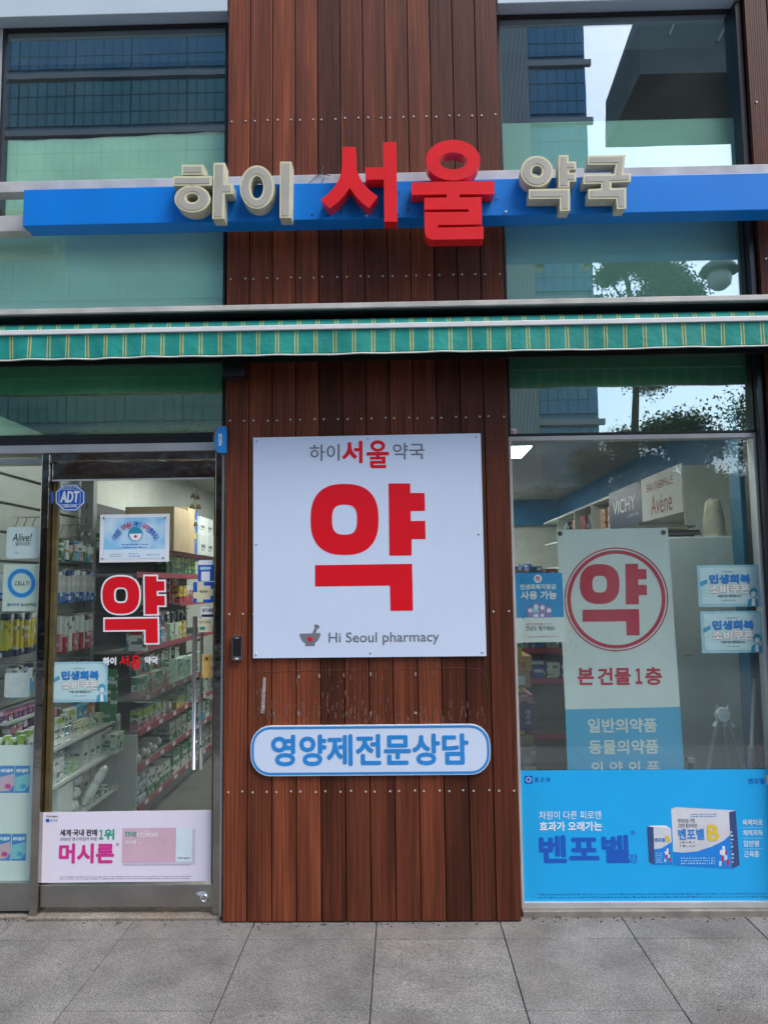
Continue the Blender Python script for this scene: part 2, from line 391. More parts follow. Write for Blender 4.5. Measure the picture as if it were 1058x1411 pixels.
def text_mb(mb, body, O, U, V, m, bold=0.0, shear=0.0, fit=None):
    """writes body into the parallelogram O, O+U, O+V; heavier strokes are made of shifted layers"""
    body = body.replace('1', '\uff11') if any(ord(c) > 0x2000 for c in body) else body
    v, f = glyphs(body, 0.0, shear); O, U, V = Vector(O), Vector(U), Vector(V)
    r = max(0.0, bold) * V.length * 0.85; N_ = U.cross(V).normalized()
    uu, vv = U.normalized(), V.normalized(); rf = r if fit is None else fit * V.length * 0.85
    O2, U2, V2 = O + uu * rf + vv * rf, U - uu * 2 * rf, V - vv * 2 * rf
    n = 1 if r < 1e-6 else 9
    for c in range(n):
        d_ = Vector((0, 0, 0)) if c == 0 else (uu * math.cos(c * math.pi / 4) + vv * math.sin(c * math.pi / 4)) * r + N_ * (0.00004 * c)
        k = len(mb.v)
        for a, b in v: mb.v.append(tuple(O2 + d_ + U2 * a + V2 * b))
        for q in f: mb.face([k + i for i in q], m)
    return mb
def text_px(mb, body, box, Y, m, bold=0.0, shear=0.0, fit=None):
    X0, Z0, X1, Z1 = rect(*box, Y)
    return text_mb(mb, body, (X0, Y, Z0), (X1 - X0, 0, 0), (0, 0, Z1 - Z0), m, bold, shear, fit)
def lettering(parent, body, box, Y, m, bold=0.0, shear=0.0, name='lettering', fit=None):
    return obj(name, text_px(MB(), body, box, Y, m, bold, shear, fit), parent)
def fineprint(parent, box, Y, m, rows, seed=1):
    """print too small to read: rows of short strokes"""
    X0, Z0, X1, Z1 = rect(*box, Y); R = random.Random(seed); mb = MB(); h = (Z1 - Z0) / rows
    for r in range(rows):
        x = X0; z = Z1 - h * (r + 0.75)
        while x < X1:
            w = R.uniform(0.5, 1.5) * h * 0.5
            if x + w > X1: break
            mb.flat([rc(x, z, x + w, z + h * R.uniform(0.25, 0.5))], Y, m); x += w + h * R.uniform(0.25, 0.6)
    return obj('fine_print', mb, parent) if mb.v else None

# the syllable 'yak' of the pharmacy signs, read from the enlarged photo, normalised to its own box
YB = (282, 244, 790, 807)
def yak(x0, y0, x1, y1, Y, grow=0.0):
    def mp(p): return at(x0 + (x1 - x0) * (p[0] - YB[0]) / (YB[2] - YB[0]), y0 + (y1 - y0) * (p[1] - YB[1]) / (YB[3] - YB[1]), Y)
    ring = [mp(p) for p in ell(432, 403, 150, 157, 56, 2.5)]; hole = [mp(p) for p in ell(432, 404, 55, 66, 40, 2.9)]
    ya = [mp(p) for p in ((626, 244), (722, 244), (722, 286), (785, 286), (787, 365), (724, 366), (724, 410), (788, 409), (790, 490), (728, 490), (728, 562), (630, 563))]
    gi = [mp(p) for p in ((302, 605), (730, 599), (734, 806), (635, 807), (632, 695), (302, 699))]
    if grow: ring, hole, ya, gi = offset(ring, grow), offset(hole, -grow), offset(ya, grow), offset(gi, grow)
    return [[ring, hole], [ya], [gi]]
# ================================================================== SETTING
tag(obj('ground', MB().box(-400, -800, -0.4, 400, 60, -0.16, ASPH)), kind='structure')
WL, WR = -0.826, 0.636          # wooden pier
pav = obj('pavement', MB().box(-9, -7.5, -0.16, 9, 0.25, -0.010, JOINT)); tag(pav, kind='structure')
tile_me = {}
def tile(x, y0, y1, tilt=0.0):
    d = y1 - y0; key = round(d, 3)
    if key not in tile_me:
        tile_me[key] = MB().box(-0.2978, -d / 2 + 0.0022, -0.03, 0.2978, d / 2 - 0.0022, 0, GRAN).mesh('paving_slab')
    o = bpy.data.objects.new('paving_slab', tile_me[key]); COL.objects.link(o); o.parent = pav
    o.location = (x, (y0 + y1) / 2, random.uniform(-0.0016, 0.0012))
    b = o.modifiers.new('bevel', 'BEVEL'); b.width = 0.002; b.segments = 1
JX, JY = -1.2698, -0.1705
for i in range(-6, 12):
    for j in range(0, 6):
        tile(JX + 0.6 * (i + 0.5), JY - 0.6 * (j + 1), JY - 0.6 * j)
    tile(JX + 0.6 * (i + 0.5), JY, 0.075)

# ================================================================== THE PHARMACY BUILDING
B = thing('pharmacy_building', 'glass fronted ground floor pharmacy with a reddish brown wooden plank pier', 'building', (0, 0, 0))
TOP = 6.2
boxp('pier_core', B, WL + 0.012, 0.03, 0.0, WR - 0.012, 0.32, TOP, BLACK)
W12 = (WR - WL) / 12
plank_me = None
def plank(x0, x1, z0, z1):
    o = obj('plank', MB().box(x0 + 0.0026, 0.0, z0, x1 - 0.0026, 0.028, z1, WOOD), B, 0.0025, ((x0 + x1) / 2, random.uniform(-0.0015, 0.0015), z0))
for i in range(12):
    plank(WL + W12 * i, WL + W12 * (i + 1), 0.006, TOP)
for i in range(25):
    plank(1.965 + W12 * i, 1.965 + W12 * (i + 1), 0.006, TOP)
for sx, x in ((1, WL), (-1, WR)):      # returns of the pier towards the glass
    boxp('corner_board', B, min(x + sx * 0.004, x + sx * 0.02), 0.0295, 0.006, max(x + sx * 0.004, x + sx * 0.02), 0.10, TOP, WOOD)
boxp('side_pier_core', B, 1.97, 0.03, 0, 5.0, 0.32, TOP, BLACK)
# screws of the planks
SCREW = mat('galvanised_screw', (0.55, 0.53, 0.52), 0.35, 0.2)
mb = MB()
def screws(y_left, y_right, n=12):
    for i in range(n):
        for s_ in (0.2, 0.8):
            X = WL + W12 * (i + s_) + random.uniform(-0.004, 0.004)
            u = (X - WL) / (WR - WL); Z = at(499, y_left + (y_right - y_left) * u, 0)[1] + random.uniform(-0.003, 0.003)
            mb.lathe([(0.0052, -0.0035), (0.0052, 0.004)], (X, 0, Z), SCREW, 8, 'Y')
for a in ((163, 163), (381, 381), (577, 577), (1090, 1090), (844, 844)): screws(*a)
for Z in (at(1030, 141, 0)[1], at(1030, 357, 0)[1]):
    for X in (2.0, 2.075, 2.12, 2.2): mb.lathe([(0.0052, -0.0035), (0.0052, 0.004)], (X, 0, Z), SCREW, 8, 'Y')
tag(obj('screw_heads', mb, B), kind='stuff')
# glue marks and scars where an older sign hung
mb = MB(); R = random.Random(5)
for x, y, w, h in ((98, 955, 8, 60), (240, 932, 3, 9), (323, 931, 3, 9), (422, 930, 3, 8), (531, 929, 4, 8), (713, 929, 4, 8), (139, 983, 2, 10), (240, 983, 3, 10), (325, 983, 2, 9), (433, 983, 2, 9), (531, 983, 3, 10), (712, 982, 7, 6)):
    if x != 98: x = 330 + 0.3403 * x; w *= 0.55; h *= 0.62
    else: x, y, w, h = 364.5, 958, 4, 50
    mb.flat([onplane([(x - w / 2 + R.uniform(-.4, .4), y - h / 2), (x + w / 2, y - h / 2 + R.uniform(0, 1)), (x + w / 2 + R.uniform(-.6, .6) - (2 if h > 40 else 0), y + h / 2), (x - w / 2 - (3 if h > 40 else 0), y + h / 2)], -0.0022)], -0.0022, mat('glue_residue', (0.30, 0.27, 0.25), 0.8, 0, 0.5, 90))
SCUF = mat('scuffed_wood', (0.17, 0.09, 0.062), 0.85, 0, 0.4, 120)
for _ in range(150):
    x, y = R.uniform(352, 668), (R.gauss(983, 8) if R.random() < 0.6 else R.uniform(925, 995)); h = R.uniform(2, 13); w_ = R.uniform(0.25, 0.8)
    mb.flat([onplane([(x - w_, y - h / 2), (x + w_, y - h / 2 + R.uniform(-1, 1)), (x + w_ * R.uniform(.2, 1), y + h / 2), (x - w_, y + h / 2 - R.uniform(0, 2))], -0.0024)], -0.0024, SCUF)
tag(obj('glue_marks', mb, B), kind='stuff')
mb = MB()
pts = [(343, 985), (344, 940), (349, 930), (362, 926), (420, 924), (520, 922), (640, 920), (660, 922), (669, 930), (672, 950)]
mb.tube([(*at(x, y, -0.0015)[:1], -0.0015, at(x, y, -0.0015)[1]) for x, y in pts], 0.0008, mat('scratch_line', (0.14, 0.06, 0.04), 0.8), 4)
obj('old_sign_outline', mb, B)
# lintels above the windows
for x0, x1 in ((-4.2, WL - 0.006), (WR + 0.006, 1.96)):
    boxp('lintel', B, x0, 0.006, 4.781, x1, 0.40, TOP, LINT, 0.004)
GY = 0.10                              # outer face of all glass
def frame(name, x0, z0, x1, z1, t, m, y0=0.075, y1=0.15, parent=B, bt=None, tt=None):
    bt = t if bt is None else bt; tt = t if tt is None else tt
    f = MB(); f.box(x0, y0, z0, x0 + t, y1, z1, m); f.box(x1 - t, y0, z0, x1, y1, z1, m)
    f.box(x0 + t + 0.0005, y0 + 0.001, z0, x1 - t - 0.0005, y1 - 0.001, z0 + bt, m); f.box(x0 + t + 0.0005, y0 + 0.001, z1 - tt, x1 - t - 0.0005, y1 - 0.001, z1, m)
    return obj(name, f, parent, 0.0015)
def pane(parent, x0, z0, x1, z1, m, y=GY):
    return boxp('pane', parent, x0, y, z0, x1, y + 0.006, z1, m)
def filmstrip(parent, x0, z0, x1, z1, m=FILM, wavy=False, y=0.122):
    if not wavy: return boxp('window_film', parent, x0, y, z0, x1, y + 0.002, z1, m)
    n = 24; top = [(x1 + (x0 - x1) * i / n, z1 + 0.0025 * math.sin(i * 1.1) + 0.022 * max(0, 1 - i / n * 1.5)) for i in range(n + 1)]
    o = obj('window_film', MB().prism([[(x0, z0), (x1, z0)] + top], y, y + 0.002, m, PAPER), parent)
    obj('film_edge', MB().flat([top + [(a, b - 0.007) for a, b in top[::-1]]], y - 0.0006, mat('peeled_film_edge', (0.62, 0.70, 0.62), 0.6, 0, 0.2, 20)), parent)
    return o
LX0, LX1, RX0, RX1 = -2.115, -0.846, 0.647, 1.925
w = frame('window', LX0, 3.62, LX1, 4.779, 0.016, BLACK, y0=0.088, tt=0.016); pane(w, LX0 + 0.013, 3.63, LX1 - 0.013, 4.768, GLML); filmstrip(w, LX0 + 0.03, 3.64, LX1 - 0.018, at(150, 190, .12)[1], FILMG, True)
w = frame('window', RX0, 3.62, RX1 + 0.025, 4.779, 0.016, BLACK, y0=0.088, tt=0.016); pane(w, RX0 + 0.013, 3.63, RX1 + 0.012, 4.768, GLU); filmstrip(w, RX0 + 0.018, 3.64, RX1 + 0.008, at(850, 166, .12)[1])
w = frame('window', LX0 - 0.55, 2.425, LX1, 3.615, 0.016, BLACK, bt=0.03); pane(w, LX0 - 0.53, 2.8865, LX1 - 0.013, 3.6, GLM); pane(w, LX0 - 0.53, 2.45, LX1 - 0.013, 2.8735, GLT); boxp('transom_bar', w, LX0 - 0.53, 0.08, 2.874, LX1 - 0.017, 0.118, 2.886, BLACK); filmstrip(w, LX0 - 0.53, at(150, 541, .12)[1], LX1 - 0.018, 3.595)
w = frame('window', RX0, 2.408, RX1 + 0.012, 3.615, 0.014, BLACK, bt=0.012); pane(w, RX0 + 0.012, 2.8865, RX1, 3.6, GLU); pane(w, RX0 + 0.012, 2.415, RX1, 2.8735, GLRT); boxp('transom_bar', w, RX0 + 0.015, 0.08, 2.874, RX1 - 0.004, 0.118, 2.886, BLACK); filmstrip(w, RX0 + 0.016, at(850, 532, .12)[1], RX1 - 0.004, 3.595)
w = frame('window', LX0 - 1.5, 3.62, LX0 - 0.002, 4.779, 0.016, ALU, y0=0.088, tt=0.016); pane(w, LX0 - 1.48, 3.63, LX0 - 0.016, 4.768, GLU)
# left ledge over door and side light
boxp('door_ledge', B, -4.0, 0.045, 2.352, WL - 0.008, 0.2, 2.395, ALU, 0.003)
boxp('ledge_gasket', B, -4.0, 0.07, 2.396, WL - 0.012, 0.2, 2.424, BLACK)
# right shop window
w = frame('shop_window', RX0, 0.030, RX1 + 0.004, 2.405, 0.014, ALU, tt=0.024, bt=0.03); pane(w, RX0 + 0.012, 0.05, RX1 - 0.006, 2.385, GLR)
boxp('mullion', B, RX1 + 0.005, 0.03, 0.02, 1.963, 0.16, 4.779, DARK, 0.003)
boxp('sill', B, RX0 + 0.002, 0.05, -0.004, 1.96, 0.2, 0.0285, mat('stone_sill', (0.20, 0.185, 0.16), 0.7, 0, 0.25, 14), 0.003)
# side light left of the door
SX0, SX1 = -2.105, at(58, 640, 0.056)[0]
SX2 = at(69, 640, 0.056)[0]
w = frame('side_window', SX0 - 0.01, 0.03, SX1, 2.33, 0.009, STEEL, bt=0.135, tt=0.03); pane(w, SX0, 0.15, SX1 - 0.008, 2.31, GLS)
w = frame('side_window', -3.2, 0.03, SX0 - 0.012, 2.33, 0.022, ALU, bt=0.135, tt=0.03); pane(w, -3.18, 0.15, SX0 - 0.03, 2.31, GLS)
boxp('door_post', B, SX1 + 0.001, 0.055, 0.01, SX2, 0.16, 2.350, POLISH, 0.003)
boxp('door_post', B, -0.888, 0.055, 0.01, -0.8515, 0.16, 2.350, POLISH, 0.002); boxp('post_edge', B, -0.851, 0.045, 0.01, -0.838, 0.16, 2.350, ALU, 0.002)
boxp('door_header', B, SX2 + 0.001, 0.062, 2.308, -0.889, 0.155, 2.350, POLISH, 0.003)
# the door: rails as its mesh, glass and fittings as its sub-parts
DX0, DX1 = SX2 + 0.002, -0.892
d = MB(); d.box(DX0, 0.08, 2.212, DX1, 0.135, 2.304, POLISH); d.box(DX0, 0.08, 0.045, DX1, 0.135, 0.152, STEEL)
d.box(DX1 - 0.011, 0.085, 0.1525, DX1, 0.13, 2.2115, BRASS)
door = obj('door', d, B, 0.003)
pane(door, DX0 + 0.0285, 0.153, DX1 - 0.0115, 2.211, GLS)
boxp('door_edge', door, DX0, 0.0975, 0.153, DX0 + 0.028, 0.13, 2.211, BRASS, 0.004)
boxp('top_trim', door, DX0 + 0.002, 0.0765, 2.205, DX1 - 0.012, 0.0795, 2.2135, ALU)
HSTL = mat('satin_handle_steel', (0.36, 0.36, 0.36), 0.33, 0.9)
for px, Y, r in ((268, 0.03, 0.0115), (277.5, 0.19, 0.0085)):
    X = at(px, 950, Y)[0]; z0, z1 = at(px, 1060, Y)[1], at(px, 849, Y)[1]
    h = MB().tube([(X, Y, z0), (X, Y, z1)], r, HSTL, 14)
    for z in (z0 + 0.12, z1 - 0.12): h.tube([(X, Y, z), (X, 0.099 if Y < 0.1 else 0.107, z)], 0.007, CHROME, 8)
    obj('handle', h, door)
lk = at(282, 1238, 0.08)
obj('lock', MB().lathe([(0.02, 0), (0.02, -0.006), (0.011, -0.007), (0.011, -0.003)], (lk[0], 0.0795, lk[1]), CHROME, 20, 'Y'), door)
obj('lock_sticker', MB().flat([[(lk[0] - 0.012 + 0.028 * math.cos(math.radians(t)), lk[1] + 0.024 + 0.012 * math.sin(math.radians(t))) for t in range(0, 360, 20)]], 0.0785, mat('lock_label', (0.40, 0.42, 0.48), 0.5)), door)
for x0, x1, m, d_ in ((-4, SX1 - 0.002, GRAN2, 0.02), (SX1 - 0.001, -0.845, GRAN2, 0.0), (RX0, 1.96, GRAN2, 0.03)):
    boxp('threshold_stone', B, x0, 0.028 + d_, -0.02, x1, 0.3, 0.0145, m, 0.004) if x0 < 0 else None
# floors / rooms behind the glass
RZ = 2.80
SHOPW = mat('shop_wall_paint', (0.50, 0.52, 0.48), 0.7)
BLUEW = mat('shop_blue_band', (0.012, 0.16, 0.36), 0.5, 0, 0.05)
CEIL = mat('shop_ceiling', (0.40, 0.40, 0.36), 0.8, 0, 0.05, 4)
FLOORM = mat('shop_floor_tile', (0.13, 0.125, 0.11), 0.35, 0, 0.2, 5)
def struct(name, *a):
    return tag(obj(name, MB().box(*a)), kind='structure')
struct('shop_floor', -2.4, 0.17, -0.05, 2.6, 8.0, 0.005, FLOORM)
struct('shop_ceiling', -4.0, 0.16, RZ, 2.6, 8.0, RZ + 0.1, CEIL)
struct('shop_wall_left', -2.40, 1.7, 0.006, -2.32, 8.0, RZ - 0.001, SHOPW)
struct('shop_wall_right', 2.46, 0.33, 0.006, 2.6, 8.0, RZ - 0.001, SHOPW)
struct('shop_wall_back', -2.3, 7.0, 0.006, 2.45, 7.15, RZ - 0.001, SHOPW)
obj_b = MB().box(2.33, 0.5, 2.44, 2.455, 6.89, RZ - 0.002, BLUEW); obj_b.box(-2.3, 6.9, 2.44, 2.455, 6.99, RZ - 0.002, BLUEW)
tag(obj('ceiling_band', obj_b), kind='structure')
struct('shop_wall_far_left', -4.0, 1.6, 0.006, -2.41, 1.69, RZ - 0.001, SHOPW)
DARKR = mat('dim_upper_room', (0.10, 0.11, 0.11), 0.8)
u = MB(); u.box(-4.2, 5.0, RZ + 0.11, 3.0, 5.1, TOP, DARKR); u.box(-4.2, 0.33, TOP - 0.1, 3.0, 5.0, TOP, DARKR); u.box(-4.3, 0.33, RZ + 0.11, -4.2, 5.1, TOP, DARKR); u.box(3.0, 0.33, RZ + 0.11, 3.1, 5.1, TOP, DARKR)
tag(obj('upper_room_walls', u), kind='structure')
struct('shop_wall_side', -4.1, 0.16, 0.0, -4.01, 1.7, RZ - 0.001, SHOPW)

# ================================================================== ROOF SIGN
SF = -0.20
sl, sr = -1.822, 3.1
zt, zb = 3.671, 3.476
sign = thing('fascia_sign', 'long bright blue fascia sign box with raised cream and red letters', 'sign', (0, SF, zb))
obj('sign_box', MB().box(sl, SF, zb, sr, -0.085, zt, BLUE), sign, 0.004)
def signrail(ya, yb, Y0, Y1, x0, x1, px):
    za, zb_ = at(px, ya, Y0)[1], at(px, yb, Y0)[1]
    return obj('support_rail', MB().box(x0, Y0, zb_, x1, Y1, za, RAILG), sign, 0.003)
signrail(247, 262, -0.083, -0.004, -3.3, sr, 150)
signrail(297, 319, -0.083, -0.004, -3.3, sl - 0.03, 15)
obj('end_bracket', MB().box(sl - 0.028, -0.12, zb + 0.01, sl - 0.001, -0.09, zt - 0.02, RAILG), sign)
LF, LB = SF - 0.075, SF - 0.0005
def letter(loopsets, kind):
    b = MB()
    for loops in loopsets:
        b.prism(loops, LF, LB, RED if kind == 'red' else CREAM, RED if kind == 'red' else CRSIDE)
    o = obj('letter', b, sign, 0.0035 if kind == 'red' else 0.002)
    if kind != 'red':
        f = MB()
        for loops in loopsets:
            f.prism([offset(loops[0], -0.0105)] + [offset(h, 0.0105) for h in loops[1:]], LF - 0.0022, LF + 0.004, GREYF, GREYF)
        obj('letter_face', f, o)
    return o
A = lambda pts: onplane(zz(220, 180, 0.2268, pts), LF)
letter([[A([(135, 207), (270, 207), (270, 266), (135, 268)])], [A([(83, 277), (318, 275), (318, 333), (83, 335)])],
        [A(ell(200, 414, 109, 83)), A(ell(199, 408, 36, 27))],
        [A([(328, 195), (399, 195), (399, 321), (445, 321), (445, 384), (396, 385), (391, 535), (320, 535)])]], 'cream')
letter([[A(ell(592, 343, 104, 132)), A(ell(592, 343, 38, 68))], [A([(732, 188), (803, 188), (799, 530), (729, 530)])]], 'cream')
Bz = lambda pts: onplane(zz(430, 180, 0.2552, pts), LF)
letter([[Bz([(163, 88), (235, 88), (237, 175), (243, 215), (258, 255), (285, 295), (318, 328), (355, 355), (308, 418), (275, 395), (238, 358), (203, 308), (172, 352), (135, 390), (95, 420), (47, 372), (85, 343), (118, 308), (142, 270), (156, 228), (162, 185)])],
        [Bz([(383, 62), (455, 60), (460, 492), (390, 492), (387, 263), (288, 265), (287, 199), (385, 198)])]], 'red')
letter([[Bz(ell(760, 159, 147, 110)), Bz(ell(760, 163, 75, 46))],
        [Bz([(537, 278), (983, 271), (983, 343), (795, 343), (795, 361), (913, 358), (916, 506), (680, 509), (680, 523), (925, 518), (925, 585), (648, 589), (627, 582), (613, 568), (608, 545), (605, 440), (845, 438), (845, 424), (605, 426), (605, 363), (725, 361), (725, 343), (537, 347)])]], 'red')
Cz = lambda pts: onplane(zz(690, 180, 0.189, pts), LF)
letter([[Cz(ell(262, 296, 118, 113)), Cz(ell(263, 294, 37, 37))],
        [Cz([(420, 178), (492, 177), (492, 225), (548, 224), (548, 283), (498, 285), (498, 307), (548, 307), (548, 370), (500, 372), (500, 414), (418, 416)])],
        [Cz([(203, 427), (503, 421), (503, 583), (430, 585), (428, 496), (203, 498)])]], 'cream')
letter([[Cz([(632, 182), (907, 177), (893, 312), (948, 310), (945, 373), (805, 378), (805, 419), (912, 415), (912, 568), (845, 571), (838, 496), (637, 499), (635, 427), (730, 421), (730, 386), (600, 389), (600, 320), (822, 316), (835, 247), (632, 249)])]], 'cream')
# stray cable ends around the letters
WIRE = mat('wire_sheath', (0.05, 0.04, 0.035), 0.6)
def wire(pts, Y, r=0.0022):
    mb = MB(); mb.tube([(at(x, y, Y)[0], Y - 0.004 * (i % 2), at(x, y, Y)[1]) for i, (x, y) in enumerate(pts)], r, WIRE, 5); obj('cable_end', mb, sign)
wire([(421, 256), (432, 248), (440, 240), (443, 232), (441, 224), (445, 229), (444, 238), (447, 246), (441, 255)], -0.09)
wire([(437, 233), (446, 241), (455, 242)], -0.09); wire([(546, 262), (549, 267), (551, 264)], SF - 0.006); wire([(682, 267), (686, 274), (683, 276)], SF - 0.006)
wire([(471, 284), (470, 293)], SF - 0.006); wire([(443, 310), (444, 318)], SF - 0.006)
mb = MB()
for x, y in ((505, 297), (548, 296), (697, 291), (694, 296), (452, 297), (562, 288), (430, 296)):
    mb.flat([[at(x + 1.6 * math.cos(t), y + 1.8 * math.sin(t), SF - 0.001) for t in (0, 1, 2, 3, 4, 5.2)]], SF - 0.001, PAPER if x % 2 else BLACK)
tag(obj('chipped_paint', mb, sign), kind='stuff')

# ================================================================== AWNING
AW = awning_mat()
aw = thing('awning', 'rolled up green awning with paired yellow stripes and hanging valance', 'awning', (0, -0.15, 2.76))
AX0, AX1 = -3.2, 3.2
CANV = mat('awning_cover_metal', (0.46, 0.44, 0.40), 0.55, 0, 0.2, 6)
c = MB(); c.box(AX0, -0.190, 3.014, AX1, 0.0 - 0.004, 3.040, CANV); c.box(AX0, -0.195, 3.017, AX1, -0.1905, 3.044, CANV)
obj('cover', c, aw, 0.003)
obj('back_and_shade_plate', MB().box(AX0, -0.030, 2.80, AX1, -0.004, 2.991, BLACK).box(AX0, -0.188, 3.006, AX1, -0.0, 3.0135, BLACK), aw)  # second box: black sheet under the cover standing in for cavity shade
r = MB(); r.tube([(AX0 + i * 0.1, -0.125, 2.935) for i in range(65)], 0.048, AW, 18); obj('fabric_roll', r, aw)
def sheet(name, fn, nu, nv, m):
    b = MB()
    for j in range(nv + 1):
        for i in range(nu + 1): b.v.append(fn(i / nu, j / nv))
    for j in range(nv):
        for i in range(nu):
            k = j * (nu + 1) + i; b.face((k, k + 1, k + nu + 2, k + nu + 1), m, True)
    o = obj(name, b, aw); s_ = o.modifiers.new('solid', 'SOLIDIFY'); s_.thickness = 0.0012; return o
def top_cloth(u, v):
    X = AX0 + (AX1 - AX0) * u
    return (X, -0.125 - 0.128 * v, 2.983 - 0.071 * v ** 0.8 - 0.010 * math.sin(v * math.pi) + 0.003 * math.sin(X * 9))
sheet('top_cloth', top_cloth, 160, 6, AW)
boxp('front_bar', aw, AX0, -0.274, 2.884, AX1, -0.245, 2.909, mat('white_bar_paint', (0.66, 0.67, 0.66), 0.4, 0, 0.08), 0.003)
def val(u, v):
    X = AX0 + (AX1 - AX0) * u
    wv = (0.005 * math.sin(X * 13.0 + 1.5 * math.sin(X * 3.1)) + 0.004 * math.sin(X * 31 + 2) * (1.6 if X < -1 else 0.7)) * v
    return (X + 0.006 * v * math.sin(X * 7) * (2 if X < -1.0 else 1), -0.262 + wv, 2.8835 - 0.121 * v + 0.0012 * math.sin(X * 5) * v)
sheet('valance', val, 420, 10, AW)
hb = MB(); hb.tube([(val(i / 300, 1)[0], val(i / 300, 1)[1], val(i / 300, 1)[2]) for i in range(301)], 0.0042, mat('hem_tape', (0.62, 0.63, 0.58), 0.6), 6)
obj('hem', hb, aw)
for X in (-0.76, 2.12):
    boxp('bracket', aw, X - 0.055, -0.13, 2.70, X + 0.055, -0.0305, 2.88, DARK, 0.006)
for s_ in (-1, 1):
    arm = MB(); arm.tube([(s_ * 0.15, -0.20, 2.88), (s_ * 1.5, -0.17, 2.89)], 0.016, DARK, 8); obj('folding_arm', arm, aw)

# ================================================================== BOARDS ON THE WOOD
BY = -0.014
bd = thing('pharmacy_signboard', 'square white signboard with huge red Korean word above Hi Seoul pharmacy', 'sign', (-0.09, BY, 1.28))
corner = onplane([(349, 907), (670, 904), (662, 597), (349, 603)], BY)
obj('panel', MB().prism([corner], BY, -0.002, BOARD, BOARD), bd, 0.002)
b = MB()
for loops in yak(*[340 + .3119 * YB[0], 590 + .3119 * YB[1], 340 + .3119 * YB[2], 590 + .3119 * YB[3]], BY - 0.001): b.flat(loops, BY - 0.001, PRED)
obj('big_letter', b, bd)
Dz = lambda pts, Y=BY - 0.001: onplane(zz(340, 590, 0.3119, pts), Y)
def zb4(x0, y0, x1, y1): return (340 + .3119 * x0, 590 + .3119 * y0, 340 + .3119 * x1, 590 + .3119 * y1)
lettering(bd, '하이', zb4(278, 72, 410, 145), BY - 0.001, PGREY, 0.012)
lettering(bd, '약국', zb4(645, 66, 785, 138), BY - 0.001, PGREY, 0.012)
# red 'seoul' of the header in the shape of the fascia letters
def seoul(box, src, sets, m, Y):
    b = MB()
    for loops in sets:
        b.flat([[at(box[0] + (box[2] - box[0]) * (x - src[0]) / (src[2] - src[0]), box[1] + (box[3] - box[1]) * (y - src[1]) / (src[3] - src[1]), Y) for x, y in l] for l in loops], Y, m)
    return b
SEO = [[[(163, 88), (235, 88), (240, 200), (258, 255), (318, 328), (355, 355), (308, 418), (238, 358), (203, 308), (172, 352), (95, 420), (47, 372), (118, 308), (156, 228), (162, 185)]],
       [[(383, 62), (455, 60), (460, 492), (390, 492), (387, 263), (288, 265), (287, 199), (385, 198)]],
       [ell(760, 159, 147, 110, 32), ell(760, 163, 80, 50, 24)],
       [[(537, 278), (983, 271), (983, 340), (795, 343), (795, 365), (913, 362), (916, 500), (680, 503), (680, 527), (925, 522), (925, 585), (648, 589), (610, 560), (605, 445), (845, 443), (845, 420), (605, 422), (605, 367), (725, 365), (725, 343), (537, 347)]]]
for part in (SEO[:2], SEO[2:]): obj('lettering', seoul(zb4(420, 53, 628, 177), (47, 48, 983, 589), part, PRED, BY - 0.001), bd)
lettering(bd, 'Hi Seoul pharmacy', zb4(362, 900, 850, 958), BY - 0.001, PGREY, 0.008)
lg = MB(); lg.flat([Dz([(233, 908), (327, 905), (322, 925), (312, 941), (300, 950), (302, 962), (257, 962), (260, 950), (247, 942), (238, 927)])], BY - 0.001, PGREY)
lg.flat([Dz([(289, 906), (300, 884), (298, 870), (306, 866), (320, 872), (323, 880), (314, 886), (310, 889), (306, 905)])], BY - 0.001, PGREY)
lo = obj('mortar_emblem', lg, bd)
cr = MB(); cr.flat([Dz([(275, 920), (285, 920), (285, 927), (292, 927), (292, 937), (285, 937), (285, 944), (275, 944), (275, 937), (268, 937), (268, 927), (275, 927)], BY - 0.0018)], BY - 0.0018, PRED); obj('red_cross', cr, lo)
for x, y in ((45, 58), (535, 46), (1012, 38), (43, 512), (1024, 468), (42, 1000), (547, 992), (1040, 989)):
    X, Z = Dz([(x, y)])[0]; obj('screw', MB().lathe([(0.0048, 0), (0.0042, -0.003), (0.001, -0.003)], (X, BY, Z), STEEL, 10, 'Y'), bd)
bs = thing('consultation_sign', 'long white rounded sign with blue border and blue Korean words on the planks', 'sign', (-0.07, BY, 0.7))
rx = rect(345.5, 999, 675.5, 1068.5, BY); r4 = 0.098
obj('panel', MB().prism([rrect(*rx, r4)], BY, -0.002, BOARD, PAPER), bs, 0.0015)
rin = lambda d: rrect(rx[0] + d, rx[1] + d, rx[2] - d, rx[3] - d, r4 - d)
obj('border', MB().flat([rin(0.005), rin(0.0165)], BY - 0.001, PBLUE), bs)
lettering(bs, '영양제전문상담', (373.5, 1011.5, 645.5, 1055), BY - 0.001, PBLUE, 0.035)
rd = thing('card_reader', 'slim black and silver access card reader screwed to the planks', 'reader', (*at(326.5, 909, -0.02)[:1], -0.02, at(326.5, 909, -0.02)[1]))
X0, Z0, X1, Z1 = rect(319.5, 876, 334, 910, -0.02)
obj('housing', MB().prism([rrect(X0, Z0, X1, Z1, 0.006)], -0.022, 0.001, STEEL, STEEL), rd, 0.002)
obj('black_face', MB().prism([rrect(X0 + 0.006, Z0 + 0.022, X1 - 0.006, Z1 - 0.006, 0.004)], -0.0245, -0.021, DARK, DARK), rd)
obj('indicator', MB().box(X0 + 0.017, -0.0255, Z1 - 0.013, X1 - 0.017, -0.0246, Z1 - 0.009, ALU), rd)
obj('badge', MB().box(X0 + 0.018, -0.0232, Z0 + 0.006, X1 - 0.018, -0.0222, Z0 + 0.012, PWHITE), rd)
